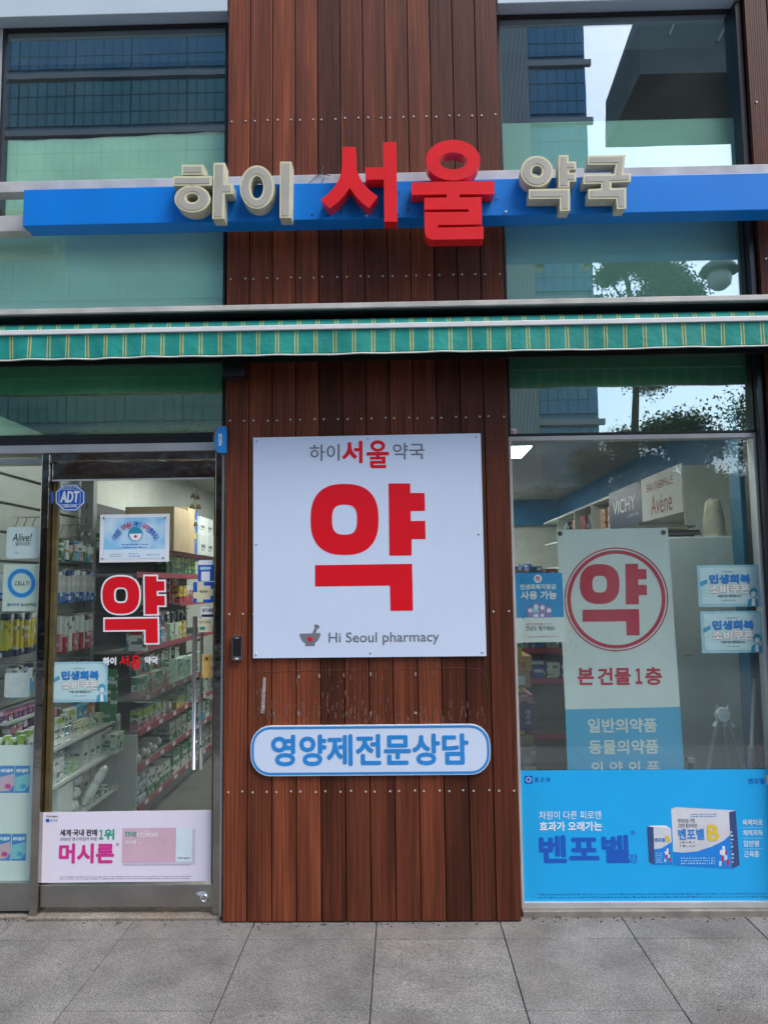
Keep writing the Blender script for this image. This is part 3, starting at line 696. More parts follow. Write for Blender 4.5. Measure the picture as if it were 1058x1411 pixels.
al = thing('alarm_box', 'blue and orange security alarm box with white sideways letters beside the door', 'alarm', (*at(304, 622, 0.0)[:1], 0.0, at(304, 622, 0.0)[1]))
AZ = lambda pts, Y: onplane(zz(290, 480, 0.1135, pts), Y)
out = [(190, 945), (95, 950), (70, 1000), (50, 1080), (50, 1140), (65, 1200), (85, 1262), (188, 1268)]
obj('cover', MB().prism([AZ(out, -0.03)], -0.03, 0.045, PBLUE, PBLUE), al, 0.004)
obj('base', MB().prism([AZ([(a - 9, b + 4) for a, b in out], 0.06)], 0.046, 0.0745, mat('orange_lens', (0.45, 0.2, 0.05), 0.3), DARK), al)
a0 = AZ([(143, 1183)], -0.031)[0]; a1 = AZ([(98, 1030)], -0.031)[0]
obj('lettering', text_mb(MB(), 'NSOK', (a0[0], -0.031, a0[1]), (0, 0, a1[1] - a0[1]), (a1[0] - a0[0], 0, 0), PWHITE, 0.05, 0.15), al)

# ================================================================== STICKERS, POSTERS AND DECALS
FO, FI = GY - 0.003, GY + 0.0085        # on the outer / inner face of the glass
def poster(name, label, cat, box, Y, m, thick=0.001, rad=0.0, group=None):
    r = rect(*box, Y); t = thing(name, label, cat, ((r[0] + r[2]) / 2, Y, r[1]), group)
    loop = rrect(*r, rad) if rad else rc(*r)
    obj('sheet', MB().prism([loop], Y, Y + thick, m, m), t)
    return t
def part_flat(parent, name, loops, Y, m):
    return obj(name, MB().flat(loops, Y, m), parent)
def coupon(label, box, Y):
    x0, y0, x1, y1 = box; wd, ht = x1 - x0, y1 - y0
    f = lambda a, b, c, d: (x0 + wd * a, y0 + ht * b, x0 + wd * c, y0 + ht * d)
    P = lambda pts, Y_: [at(x0 + wd * a, y0 + ht * b, Y_) for a, b in pts]
    t = poster('coupon_poster', label, 'poster', box, Y, PALEB, group='blue coupon posters')
    r = rect(*f(0.045, 0.06, 0.955, 0.94), Y - 0.0008)
    part_flat(t, 'inner_border', [rrect(*r, 0.008)], Y - 0.0008, PWHITE)
    part_flat(t, 'inner_sheet', [rrect(r[0] + .002, r[1] + .002, r[2] - .002, r[3] - .002, 0.007)], Y - 0.0014, VPALE)
    fineprint(t, f(0.40, 0.13, 0.60, 0.19), Y - 0.002, PGREY, 1, 3)
    lettering(t, '민생회복', f(0.18, 0.22, 0.85, 0.45), Y - 0.0024, NAVY, 0.08)
    lettering(t, '민생회복', f(0.18, 0.22, 0.85, 0.45), Y - 0.0032, PBLUE, 0.035, fit=0.08)
    lettering(t, '소비쿠폰', f(0.18, 0.455, 0.85, 0.70), Y - 0.0024, ORGP, 0.08)
    lettering(t, '소비쿠폰', f(0.18, 0.455, 0.85, 0.70), Y - 0.0032, PWHITE, 0.035, fit=0.08)
    lettering(t, '사용가능 매장입니다', f(0.32, 0.71, 0.70, 0.775), Y - 0.0024, PBLACK, 0.02)
    fineprint(t, f(0.38, 0.82, 0.64, 0.87), Y - 0.002, PGREY, 1, 4)
    part_flat(t, 'card_print', [P([(0.03, 0.42), (0.14, 0.34), (0.16, 0.43), (0.05, 0.52)], Y - 0.002)], Y - 0.002, CYANB)
    part_flat(t, 'figure_hair', [P(ell(0.90, 0.66, 0.07, 0.12, 16) , Y - 0.0018)], Y - 0.0018, CYANB)
    part_flat(t, 'figure_face', [P(ell(0.90, 0.70, 0.042, 0.07, 14), Y - 0.0025)], Y - 0.0025, PWHITE)
    part_flat(t, 'figure_jacket', [P([(0.80, 0.99), (0.815, 0.84), (0.87, 0.79), (0.93, 0.79), (0.975, 0.84), (0.985, 0.99)], Y - 0.0022)], Y - 0.0022, CYANB)
    part_flat(t, 'figure_shirt', [P([(0.87, 0.98), (0.875, 0.80), (0.925, 0.80), (0.93, 0.98)], Y - 0.003)], Y - 0.003, PWHITE)
coupon('pale blue coupon poster stuck low on the glass door', (71, 912, 148.5, 967.5), FI)
coupon('pale blue coupon poster, upper of the two on the right window', (961, 778.5, 1046, 836), FI)
coupon('pale blue coupon poster, lower of the two on the right window', (965.5, 842, 1051, 899.5), FI)

# octagonal security sticker
t = thing('security_sticker', 'blue octagonal security sticker high on the glass door', 'sticker', (*at(97, 704, FO)[:1], FO, at(97, 704, FO)[1]))
def octo(k): return [at(97 + 20.5 * k * math.cos(math.radians(22.5 + 45 * i)) / math.cos(math.radians(22.5)), 685.5 + 18.5 * k * math.sin(math.radians(22.5 + 45 * i)) / math.cos(math.radians(22.5)), FO) for i in range(8)]
obj('sheet', MB().prism([octo(1)], FO, FO + 0.001, NAVY, NAVY), t)
part_flat(t, 'rim', [octo(0.95), octo(0.89)], FO - 0.0006, PWHITE)
q = quad(81.5, 674, 111.5, 695.5, FO); part_flat(t, 'inner_frame', [q, offset(q, -0.003)], FO - 0.0006, PALEB)
lettering(t, 'ADT', (83.5, 676.5, 110, 692.5), FO - 0.001, PWHITE, 0.045, 0.12)
lettering(t, '캡스안전구역', (84.5, 669, 107.5, 673.2), FO - 0.001, PWHITE, 0.03)
lettering(t, '1588-6400', (86.5, 695.5, 106.5, 699.2), FO - 0.001, PWHITE, 0.03)
t = thing('security_sticker', 'sliver of a blue security sticker seen edge on at the door post', 'sticker', (*at(71.5, 695, 0.054)[:1], 0.054, at(71.5, 695, 0.054)[1]))
obj('sheet', MB().flat([onplane([(70.5, 676), (73.5, 679), (74, 690), (71, 696)], 0.0535)], 0.0535, NAVY), t)

# plaque with arched words
FP = GY - 0.012
t = poster('award_plaque', 'white framed pharmacy plaque with arched red and blue words on the door', 'plaque', (138, 708.5, 233, 774.5), FP, PAPER, 0.010)
rp = rect(143.5, 713, 228, 770, FP)
PLQ = bpy.data.materials.new('plaque_print'); PLQ.use_nodes = True
_nt = PLQ.node_tree; _tc = _nt.nodes.new('ShaderNodeTexCoord'); _g = _nt.nodes.new('ShaderNodeTexNoise'); _g.inputs['Scale'].default_value = 7
_r = _nt.nodes.new('ShaderNodeValToRGB'); _r.color_ramp.elements[0].position = 0.4; _r.color_ramp.elements[1].position = 0.62
_r.color_ramp.elements[0].color = (0.24, 0.55, 0.80, 1); _r.color_ramp.elements[1].color = (0.58, 0.75, 0.84, 1)
_nt.links.new(_tc.outputs['Object'], _g.inputs['Vector']); _nt.links.new(_g.outputs['Fac'], _r.inputs['Fac']); _nt.links.new(_r.outputs['Color'], _nt.nodes['Principled BSDF'].inputs['Base Color'])
part_flat(t, 'print', [rc(*rp)], FP - 0.0008, PLQ)
part_flat(t, 'white_footer', [quad(144, 757, 227.5, 769.6, FP)], FP - 0.0014, VPALE)
ctr = (187, 764); mb = MB(); k = 0
words = [('의약품', NAVY), (' ', None), ('부작용', PRED), (' ', None), ('관리', NAVY), (' ', None), ('우수', PRED), ('협력약국', NAVY)]
chars = [(ch, m) for wd, m in words for ch in wd]
for i, (ch, m) in enumerate(chars):
    a = math.radians(146 - 112 * i / (len(chars) - 1)); rr_ = 41
    if ch == ' ': continue
    cx, cy = ctr[0] + rr_ * 0.82 * math.cos(a), ctr[1] - rr_ * math.sin(a)
    X, Z = at(cx, cy, FP - 0.0016); th = (a - math.pi / 2) * 0.9; sz = 0.030
    U = Vector((math.cos(th), 0, math.sin(th))); V = Vector((-math.sin(th), 0, math.cos(th)))
    text_mb(mb, ch, Vector((X, FP - 0.0016, Z)) - U * sz / 2 - V * sz / 2, U * sz * 0.92, V * sz * 1.1, m, 0.008)
obj('arched_lettering', mb, t)
e1 = MB(); e1.flat([[at(x, y, FP - .0016) for x, y in ell(187, 736, 10.2, 9.8, 32)]], FP - 0.0016, mat('teal_print', (0.02, 0.27, 0.42), 0.5)); em = obj('mortar_emblem', e1, t)
part_flat(em, 'bowl', [[at(x, y, FP - .0022) for x, y in ((178.5, 735.5), (196, 735), (195, 740), (191, 744.5), (184, 744.7), (180, 741))]], FP - 0.0022, PWHITE)
part_flat(em, 'red_cross', [[at(x, y, FP - .0028) for x, y in ((186.3, 736.8), (188, 736.8), (188, 738.2), (189.4, 738.2), (189.4, 739.8), (188, 739.8), (188, 741.3), (186.3, 741.3), (186.3, 739.8), (184.8, 739.8), (184.8, 738.2), (186.3, 738.2))]], FP - 0.0028, PRED)
fineprint(t, (168, 748, 206, 756), FP - 0.002, NAVY, 2, 8)
fineprint(t, (152, 762, 170, 768), FP - 0.002, PGREY, 2, 9); fineprint(t, (178, 761, 194, 768), FP - 0.002, NAVY, 2, 10); fineprint(t, (203, 762, 221, 766), FP - 0.002, PBLUE, 1, 11)
for x, y in ((144, 713.5), (228, 713.2), (142, 769), (226, 768.2)):
    X, Z = at(x, y, FP); obj('screw', MB().lathe([(0.0065, 0), (0.0065, -0.004), (0.003, -0.006)], (X, FP, Z), CHROME, 12, 'Y'), t)

# red decal of the door
t = thing('door_decal', 'large red Korean letter decal with white outline on the glass door', 'decal', (*at(185, 887, FO)[:1], FO, at(185, 887, FO)[1]))
b = MB()
for loops in yak(141.5, 794, 227.5, 886, FO, 0.0085): b.prism(loops, FO, FO + 0.001, PWHITE, PWHITE)
obj('white_outline', b, t)
b = MB()
for loops in yak(141.5, 794, 227.5, 886, FO - 0.001): b.flat(loops, FO - 0.001, PRED)
obj('red_letter', b, t)
t = thing('shop_name_decal', 'small white and red shop name decal under the big red door letter', 'decal', (*at(181, 922, FO)[:1], FO, at(181, 922, FO)[1]))
lettering(t, '하이', (142, 905.5, 160.5, 916.5), FO, PWHITE, 0.05); lettering(t, '약국', (199.5, 904.5, 218, 915.5), FO, PWHITE, 0.05)
obj('lettering', seoul((164.5, 903, 194.5, 921.5), (47, 48, 983, 589), SEO, PRED, FO), t)

# stickers by the handle
t = poster('payment_sticker', 'blue and white payment sticker with rounded top by the door handle', 'sticker', (273, 771.5, 294.5, 801), FO, NAVY, rad=0.008)
part_flat(t, 'white_top', [rrect(*rect(273.3, 771.8, 294.2, 778.5, FO), 0.008)], FO - 0.0006, PWHITE); part_flat(t, 'white_field', [quad(277.5, 787.5, 289.5, 800.5, FO)], FO - 0.0006, PWHITE)
part_flat(t, 'text_bar', [quad(276, 781, 291, 785, FO)], FO - 0.0006, PALEB)
t = poster('payment_sticker', 'cream cross on blue payment sticker below the rounded one', 'sticker', (266.5, 802, 295, 830), FO, NAVY)
CRM = mat('cream_paper', (0.66, 0.62, 0.40), 0.6)
part_flat(t, 'cream_cross', [onplane([(272, 802.3), (281, 802.3), (281, 807), (290.5, 807), (290.5, 811.5), (295, 811.5), (295, 821), (290, 821), (290, 826), (280, 826), (280, 829.8), (271.5, 829.8), (271.5, 824.5), (266.6, 824.5), (266.6, 816), (272, 816)], FO - .0006)], FO - 0.0006, CRM)
lettering(t, '제로페이', (275, 813.2, 287, 817), FO - 0.001, PBLACK, 0.02)
t = poster('pull_sticker', 'small white pull sticker above the door handle', 'sticker', (277, 836, 297, 852), FO, PAPER)
lettering(t, '당기세요', (279, 838, 295, 843.5), FO - 0.0008, PBLACK, 0.03); part_flat(t, 'black_strip', [quad(278, 846.5, 296.5, 850, FO)], FO - 0.0008, PBLACK)
t = poster('pull_sticker', 'cream and teal pull sticker just below the white one', 'sticker', (273.5, 852.5, 292, 871), FO - 0.001, CRM)
lettering(t, '당기세요', (275, 855, 290.5, 859), FO - 0.0018, PGREY, 0.02); part_flat(t, 'teal_picture', [quad(275.5, 863.5, 283, 868, FO)], FO - 0.0018, mat('teal_patch', (0.02, 0.25, 0.22), 0.6))
t = poster('push_plate', 'plain yellow wooden plate with black hand pictogram beside the handle', 'plate', (278.5, 901.5, 291.5, 934), FO - 0.001, mat('yellow_wood', (0.62, 0.40, 0.12), 0.5, 0, 0.15, 30), 0.003)
q = quad(282, 904, 288.5, 911, FO); part_flat(t, 'pictogram_frame', [q, offset(q, -0.001)], FO - 0.0018, PBLACK)
part_flat(t, 'pictogram', [onplane([(283, 906.5), (284.5, 905), (286, 906.5), (288, 905.5), (286.5, 909.5), (284, 910)], FO - .0018)], FO - 0.0018, PBLACK)

# side window posters
t = poster('supplement_poster', 'white rounded poster with slanted black Alive lettering on the side window', 'poster', (9.5, 726, 55, 769.5), FI, PAPER, rad=0.018)
lettering(t, 'Alive!', (17.5, 735, 44.5, 746), FI - 0.0008, PBLACK, 0.01, 0.2); lettering(t, '얼라이브!', (21.5, 746.5, 42, 752), FI - 0.0008, PGREY, 0.015)
part_flat(t, 'blue_mark', [onplane([(20, 763), (22, 759.5), (27, 761.5), (26, 764)], FI - .0008)], FI - 0.0008, PALEB)
t = poster('vitamin_poster', 'cream poster with glowing blue ring on the side window', 'poster', (4.5, 777.5, 53.5, 842), FI, mat('cream_poster', (0.62, 0.66, 0.58), 0.6))
rg = lambda k: [at(x, y, FI) for x, y in ell(30.2, 803.5, 19.5 * k, 20.2 * k, 40)]
part_flat(t, 'ring_halo', [rg(1.07), rg(0.62)], FI - 0.0006, PALEB); part_flat(t, 'blue_ring', [rg(0.98), rg(0.70)], FI - 0.0011, PBLUE)
lettering(t, 'CELLTI', (20.5, 801, 41, 806.5), FI - 0.0008, PBLACK, 0.01); lettering(t, '셀티아이', (10, 831, 26.5, 835.5), FI - 0.0008, NAVY, 0.02); lettering(t, '공식판매점', (29, 831, 50, 835.5), FI - 0.0008, PBLACK, 0.015)
poster('blank_note', 'blank white rounded paper note low on the side window', 'note', (6.8, 927, 41.5, 961), FI, mat('grey_white_paper', (0.52, 0.53, 0.53), 0.7, 0, 0.1, 20), rad=0.01)
t = poster('window_panel', 'white panel with printed medicine pouches filling the bottom of the side window', 'panel', (-60, 1027, 45.5, 1218), FI, mat('panel_vinyl', (0.66, 0.71, 0.66), 0.5, 0, 0.02))
for px0, py0, k in ((0, 1055, 1.0), (21, 1055, 1.0), (-4.5, 1149, 0.98), (16.5, 1149, 0.98)):
    f = lambda a, b, c_, d_: (px0 + a * k, py0 + b * k, px0 + c_ * k, py0 + d_ * k); Y = FI - 0.0008
    po = part_flat(t, 'pouch_print', [quad(*f(0, 0, 20.3, 37.5), Y)], Y, PBLUE)
    m = PINKP if px0 < 10 and px0 in (0, -4.5) else mat('aqua_print', (0.20, 0.55, 0.60), 0.5)
    part_flat(po, 'picture_field', [[at(px0 + k * a, py0 + k * b, Y - .0006) for a, b in ((0.3, 16), (19.8, 11), (19.8, 26), (13, 35), (0.3, 35.5))]], Y - 0.0006, m)
    part_flat(po, 'cup_print', [[at(px0 + k * a, py0 + k * b, Y - .0012) for a, b in ell(11.5, 28.5, 4.4, 3.6, 18)]], Y - 0.0012, MAG if m is PINKP else CYANB)
    obj('lettering', text_px(MB(), '테라플루', f(1.6, 4.2, 18.6, 9.6), Y - 0.0012, PWHITE, 0.05, 0.2), po)

# advertisement on the door
AY = GY - 0.006
t = thing('door_advert', 'lavender advertisement panel with pink Korean brand word across the door bottom', 'advert', (*at(172, 1216, AY)[:1], AY, at(172, 1216, AY)[1]))
ad = onplane([(53, 1216.5), (290.5, 1214), (292.5, 1116), (58, 1119.5)], AY)
obj('sheet', MB().prism([ad], AY, AY + 0.002, LAV, LAV), t)
def zd(x0, y0, x1, y1): return (50 + .2363 * x0, 1110 + .2363 * y0, 50 + .2363 * x1, 1110 + .2363 * y1)
lettering(t, '세계·국내 판매', zd(140, 138, 357, 178), AY - 0.0008, PBLACK, 0.035); lettering(t, '2020년 경구피임약 부문', zd(140, 184, 357, 205), AY - 0.0008, PGREY, 0.01)
lettering(t, '１', zd(368, 140, 394, 198), AY - 0.0008, GREENP, 0.05); lettering(t, '위', zd(397, 136, 457, 200), AY - 0.0008, GREENP, 0.045); lettering(t, '머시론', zd(134, 220, 457, 338), AY - 0.0008, MAG, 0.05); lettering(t, '®', zd(466, 218, 484, 236), AY - 0.0008, MAG)
lettering(t, 'Alvogen', zd(60, 56, 130, 70), AY - 0.0008, PBLACK, 0.01); part_flat(t, 'logo_mark', [quad(*zd(58, 77, 79, 97), AY)], AY - 0.0008, NAVY); lettering(t, '종 근 당', zd(84, 80, 126, 94), AY - 0.0008, NAVY, 0.01)
part_flat(t, 'box_shadow_print', [quad(*zd(512, 136, 928, 345), AY)], AY - 0.0006, mat('soft_lilac_print', (0.56, 0.52, 0.64), 0.5))
pk = part_flat(t, 'pack_picture', [quad(*zd(504, 130, 815, 332), AY)], AY - 0.0012, PINKP); part_flat(t, 'pack_flap', [quad(*zd(814, 128, 910, 328), AY)], AY - 0.0012, mat('icy_print', (0.62, 0.74, 0.80), 0.5))
obj('lettering', text_px(text_px(MB(), 'me', zd(522, 152, 586, 182), AY - .0018, GREENP, 0.025), 'rcilon', zd(590, 147, 708, 182), AY - .0018, PWHITE, 0.0), pk)
obj('lettering', text_px(text_px(MB(), '머시론', zd(520, 202, 586, 226), AY - .0018, PWHITE, 0.015), '정', zd(597, 212, 608, 225), AY - .0018, PWHITE), pk)
lettering(t, 'Alvogen', zd(826, 298, 898, 314), AY - 0.0018, PBLACK, 0.0)
fineprint(t, zd(505, 341, 905, 351), AY - 0.0012, PGREY, 1, 21); fineprint(t, zd(140, 408, 905, 432), AY - 0.0012, PGREY, 2, 22)

# big blue advertisement under the right window
AY = GY - 0.010
t = thing('window_advert', 'large sky blue vitamin advertisement panel along the bottom of the right window', 'advert', (1.3, AY, 0.03))
x1_ = RX1 + 0.0
ad = [at(720.5, 1249, AY), (x1_, at(1000, 1249, AY)[1]), (x1_, at(1000, 1060.5, AY)[1]), at(715, 1062, AY)]
obj('sheet', MB().prism([ad], AY, AY + 0.003, SKYB, SKYB), t)
KB = 0.3289
def zw(x0, y0, x1, y1): return (710 + KB * x0, 1050 + KB * y0, 710 + KB * x1, 1050 + KB * y1)
def zwp(pts, Y): return onplane(zz(710, 1050, KB, pts), Y)
L1, L2, L3, L4 = AY - 0.0008, AY - 0.0014, AY - 0.002, AY - 0.0026
lettering(t, '차원이 다른 피로엔', zw(98, 205, 358, 240), L1, PWHITE, -0.004); lettering(t, '효과가 오래가는', zw(100, 249, 362, 289), L1, PWHITE, 0.035)
lettering(t, '벤포벨', zw(98, 306, 478, 424), L1, NAVY, 0.05); lettering(t, '®', zw(481, 287, 501, 306), L1, NAVY); lettering(t, '정', zw(476, 385, 508, 424), L1, NAVY, 0.0)
part_flat(t, 'logo_mark', [quad(*zw(38, 58, 71, 90), AY)], L1, NAVY); part_flat(t, 'logo_ring', [zwp(ell(54.5, 74, 11, 11, 20), L2), zwp(ell(54.5, 74, 7.5, 7.5, 20), L2)], L2, PALEB); lettering(t, '종 근 당', zw(80, 64, 146, 84), L1, NAVY, 0.015)
lettering(t, '벤포벨', zw(973, 68, 1042, 92), L1, NAVY, 0.02); part_flat(t, 'yellow_mark', [quad(*zw(1050, 56, 1075, 94), AY)], L1, YELP)
for i, wd in enumerate(('육체피로', '체력저하', '입안염', '근육통')):
    y = 240 + 44.5 * i; lettering(t, wd, zw(950 + 2 * i, y, 1034 if i in (0, 1) else 1018 + 2 * (i - 2), y + 25), L1, PWHITE, 0.015)
    if i < 3: part_flat(t, 'divider', [quad(*zw(950, y + 33.5, 1038, y + 35), AY)], L1, PALEB)
NAVB = mat('box_side_print', (0.04, 0.07, 0.20), 0.4); RBL = mat('royal_print', (0.01, 0.22, 0.68), 0.4)
pk = part_flat(t, 'pack_picture', [zwp([(651, 196), (893, 210), (906, 447), (663, 432)], L1)], L1, SILV)
part_flat(pk, 'pack_side', [zwp([(893, 210), (921, 203), (938, 432), (906, 447)], L1)], L1, NAVB); part_flat(pk, 'pack_lid', [zwp([(651, 196), (672, 189), (921, 203), (893, 210)], L1)], L1, mat('pack_lid_print', (0.62, 0.64, 0.68), 0.4))
part_flat(pk, 'blue_swoosh', [zwp([(660, 376), (700, 380), (760, 374), (820, 355), (870, 330), (898, 305), (906, 447), (663, 432)], L2)], L2, RBL)
obj('lettering', text_px(MB(), '벤포벨', zw(681, 279, 790, 326), L3, RBL, 0.03), pk); obj('lettering', text_px(MB(), 'B', zw(803, 262, 852, 330), L3, YELP, 0.05), pk)
obj('lettering', text_px(text_px(MB(), '현대인을 위한', zw(679, 237, 752, 255), L3, PBLACK, 0.0), '고함량 활성비타민', zw(680, 258, 760, 276), L3, PBLACK, 0.0), pk)
fineprint(pk, zw(728, 214, 845, 232), L3, PBLUE, 2, 31); fineprint(pk, zw(688, 328, 760, 358), L3, PGREY, 2, 32); fineprint(pk, zw(692, 396, 836, 430), L3, PALEB, 3, 33); fineprint(pk, zw(902, 285, 915, 425), L3, PALEB, 9, 34)
def runner(pk, ox, oy, k):
    R_ = random.Random(2); mb = MB()
    for a, b, c_, d_ in ((6, 0, 12, 7), (4, 8, 13, 22), (0, 10, 5, 20), (12, 12, 17, 20), (10, 22, 18, 34), (16, 32, 22, 46), (4, 24, 9, 36), (-2, 36, 4, 48)):
        mb.flat([zwp([(ox + k * a, oy + k * b), (ox + k * c_, oy + k * b), (ox + k * c_, oy + k * d_), (ox + k * a, oy + k * d_)], L3)], L3, R_.choice([PWHITE, PALEB, DKRED, SILV]))
    obj('running_figure', mb, pk)
runner(pk, 855, 352, 1.75)
p2 = part_flat(t, 'small_pack_picture', [zwp([(577, 272), (650, 280), (656, 428), (582, 431)], L1)], L1, SILV)
part_flat(p2, 'pack_side', [zwp([(550, 270), (577, 272), (582, 431), (558, 420)], L1)], L1, NAVB); part_flat(p2, 'pack_lid', [zwp([(550, 270), (572, 266), (630, 266), (650, 280), (577, 272)], L2)], L2, PWHITE)
part_flat(p2, 'blue_swoosh', [zwp([(580, 365), (610, 362), (653, 335), (656, 428), (582, 431)], L2)], L2, RBL); obj('lettering', text_px(text_px(MB(), '벤포벨', zw(582, 318, 625, 334), L3, RBL, 0.03), 'B', zw(628, 308, 648, 334), L3, YELP, 0.05), p2)
fineprint(p2, zw(588, 378, 615, 424), L3, PALEB, 5, 35); runner(p2, 625, 362, 1.2)
fineprint(t, zw(98, 546, 1058, 572), L1, mat('dim_blue_print', (0.01, 0.12, 0.32), 0.5), 2, 36)

# subsidy sticker and banner
t = poster('subsidy_sticker', 'blue and white subsidy notice with a family drawing at the left of the right window', 'notice', (709, 789.5, 777.5, 885), FI, PAPER)
def zs(x0, y0, x1, y1): return (700 + .0945 * x0, 780 + .0945 * y0, 700 + .0945 * x1, 780 + .0945 * y1)
K = FI - 0.0008
SB2 = mat('notice_blue', (0.01, 0.28, 0.62), 0.5)
part_flat(t, 'blue_field', [onplane(zz(700, 780, .0945, [(80, 98), (785, 98), (812, 742), (235, 748), (215, 770), (195, 748), (100, 752)]), K)], K, SB2)
part_flat(t, 'round_badge', [onplane(zz(700, 780, .0945, ell(432, 185, 58, 60, 24)), K - .0006)], K - 0.0006, PWHITE)
b = MB()
for loops in yak(*zs(400, 150, 462, 222), K - 0.0012): b.flat(loops, K - 0.0012, DKRED)
obj('badge_letter', b, t)
lettering(t, '민생회복지원금', zs(175, 262, 697, 342), K - 0.0008, PWHITE, 0.04); lettering(t, '사용 가능', zs(180, 362, 708, 486), K - 0.0008, PWHITE, 0.045)
SKIN = mat('figure_pale_print', (0.62, 0.62, 0.72), 0.6); VIO = mat('figure_violet_print', (0.30, 0.22, 0.50), 0.6)
for cx, cy, r_, hm in ((318, 640, 42, VIO), (402, 585, 44, VIO), (496, 600, 42, mat('figure_rose_print', (0.50, 0.25, 0.42), 0.6)), (590, 640, 44, VIO), (405, 710, 34, VIO), (492, 710, 34, VIO)):
    o = part_flat(t, 'family_figure', [onplane(zz(700, 780, .0945, [(cx - r_, 746), (cx - r_ * .9, cy + 20), (cx + r_ * .9, cy + 20), (cx + r_, 746)]), K - .0006)], K - 0.0006 - 0.0001 * (cx % 5), hm if cy > 590 else PALEB)
    part_flat(o, 'figure_hair', [onplane(zz(700, 780, .0945, ell(cx, cy - 8, r_, r_, 18)), K - .0012)], K - 0.0012 - 0.0001 * (cx % 3), hm)
    part_flat(o, 'figure_face', [onplane(zz(700, 780, .0945, ell(cx + 2, cy + 8, r_ * .8, r_ * .72, 18)), K - .0018)], K - 0.0018, SKIN)
lettering(t, '건강도 챙기세요!', zs(254, 872, 678, 940), K - 0.0008, PBLACK, 0.0); fineprint(t, zs(255, 822, 665, 858), K - 0.0008, DKRED, 1, 41); fineprint(t, zs(300, 1012, 715, 1036), K - 0.0008, DKRED, 1, 42)
q = onplane(zz(700, 780, .0945, ell(246, 1026, 28, 30, 18)), K); part_flat(t, 'small_ring', [q, offset(q, -0.0008)], K, DKRED)

BN = GY + 0.075
t = thing('pharmacy_banner', 'tall white and blue banner with red ringed Korean letter hanging inside the right window', 'banner', (*at(855, 1150, BN)[:1], BN, at(855, 1150, BN)[1]))
up = onplane([(778.5, 977.5), (936.5, 974), (919.5, 727), (766.5, 730)], BN); lo_ = [at(786, 1180, BN), at(950, 1178, BN), up[1], up[0]]
b = MB()
for quad_, m in ((up, BANW), (lo_, CYANB)): b.prism([quad_], BN, BN + 0.001, m, m)
obj('sheet', b, t)
NZ = lambda pts, Y: onplane(zz(690, 580, 0.3478, pts), Y); E2 = BN - 0.0008
part_flat(t, 'outer_ring', [NZ(ell(456, 707, 206, 206, 64), E2), NZ(ell(456, 707, 201, 201, 64), E2)], E2, DKRED)
part_flat(t, 'inner_ring', [NZ(ell(456, 707, 195, 195, 64), E2), NZ(ell(456, 707, 180, 181, 64), E2)], E2, DKRED)
b = MB()
for loops in yak(690 + .3478 * 312, 580 + .3478 * 566, 690 + .3478 * 578, 580 + .3478 * 850, E2): b.flat(loops, E2, DKRED)
obj('big_letter', b, t)
def zn(x0, y0, x1, y1): return (760 + .1796 * x0, 900 + .1796 * y0, 760 + .1796 * x1, 900 + .1796 * y1)
lettering(t, '본', zn(195, 112, 323, 245), E2, DKRED, 0.04); lettering(t, '건물', zn(352, 110, 605, 245), E2, DKRED, 0.04); lettering(t, '１', zn(640, 114, 692, 238), E2, DKRED, 0.05); lettering(t, '층', zn(714, 106, 845, 245), E2, DKRED, 0.04)
lettering(t, '일반의약품', zn(275, 500, 805, 610), E2, BANW, 0.035); lettering(t, '동물의약품', zn(282, 663, 818, 775), E2, BANW, 0.035); lettering(t, '의 약 외 품', zn(298, 828, 828, 940), E2, BANW, 0.03)
for x, y in ((234, 446), (643, 441)):
    X, Z = NZ([(x, y)], E2)[0]; obj('eyelet', MB().lathe([(0.013, 0), (0.012, -0.004), (0.006, -0.004)], (X, BN, Z), mat('eyelet_brass', (0.10, 0.08, 0.06), 0.4, 0.6), 16, 'Y'), t)
t = poster('weather_sticker', 'tiny white square sticker at the lower left of the right transom pane', 'sticker', (700.5, 590.5, 712, 602), FO, PAPER, rad=0.004)
part_flat(t, 'orange_sun', [[at(x, y, FO) for x, y in ell(705.5, 595.5, 2.6, 2.2, 12)]], FO - 0.0008, ORGP)

# ================================================================== INSIDE THE SHOP
LAMP = emis('lamp_diffuser', (1.0, 0.98, 0.92), 13.0)
def ceiling_light(x, y, label, hx=0.15, hy=0.6):
    t = thing('ceiling_light', label, 'light', (x, y, RZ), 'ceiling lights of the shop')
    boxp('housing', t, x - hx, y - hy, RZ - 0.03, x + hx, y + hy, RZ - 0.001, ALU)
    boxp('diffuser', t, x - hx + 0.012, y - hy + 0.012, RZ - 0.036, x + hx - 0.012, y + hy - 0.012, RZ - 0.031, LAMP)
ceiling_light(1.07, 2.72, 'lit ceiling light panel seen at the top left of the right window', 0.12, 0.3)
for x, y, l in ((-1.45, 2.75, 'lit ceiling light panel nearest the shop door'), (-1.2, 4.9, 'lit ceiling light panel deep behind the shop door'), (1.0, 5.6, 'lit ceiling light panel at the back right of the shop')):
    ceiling_light(x, y, l)

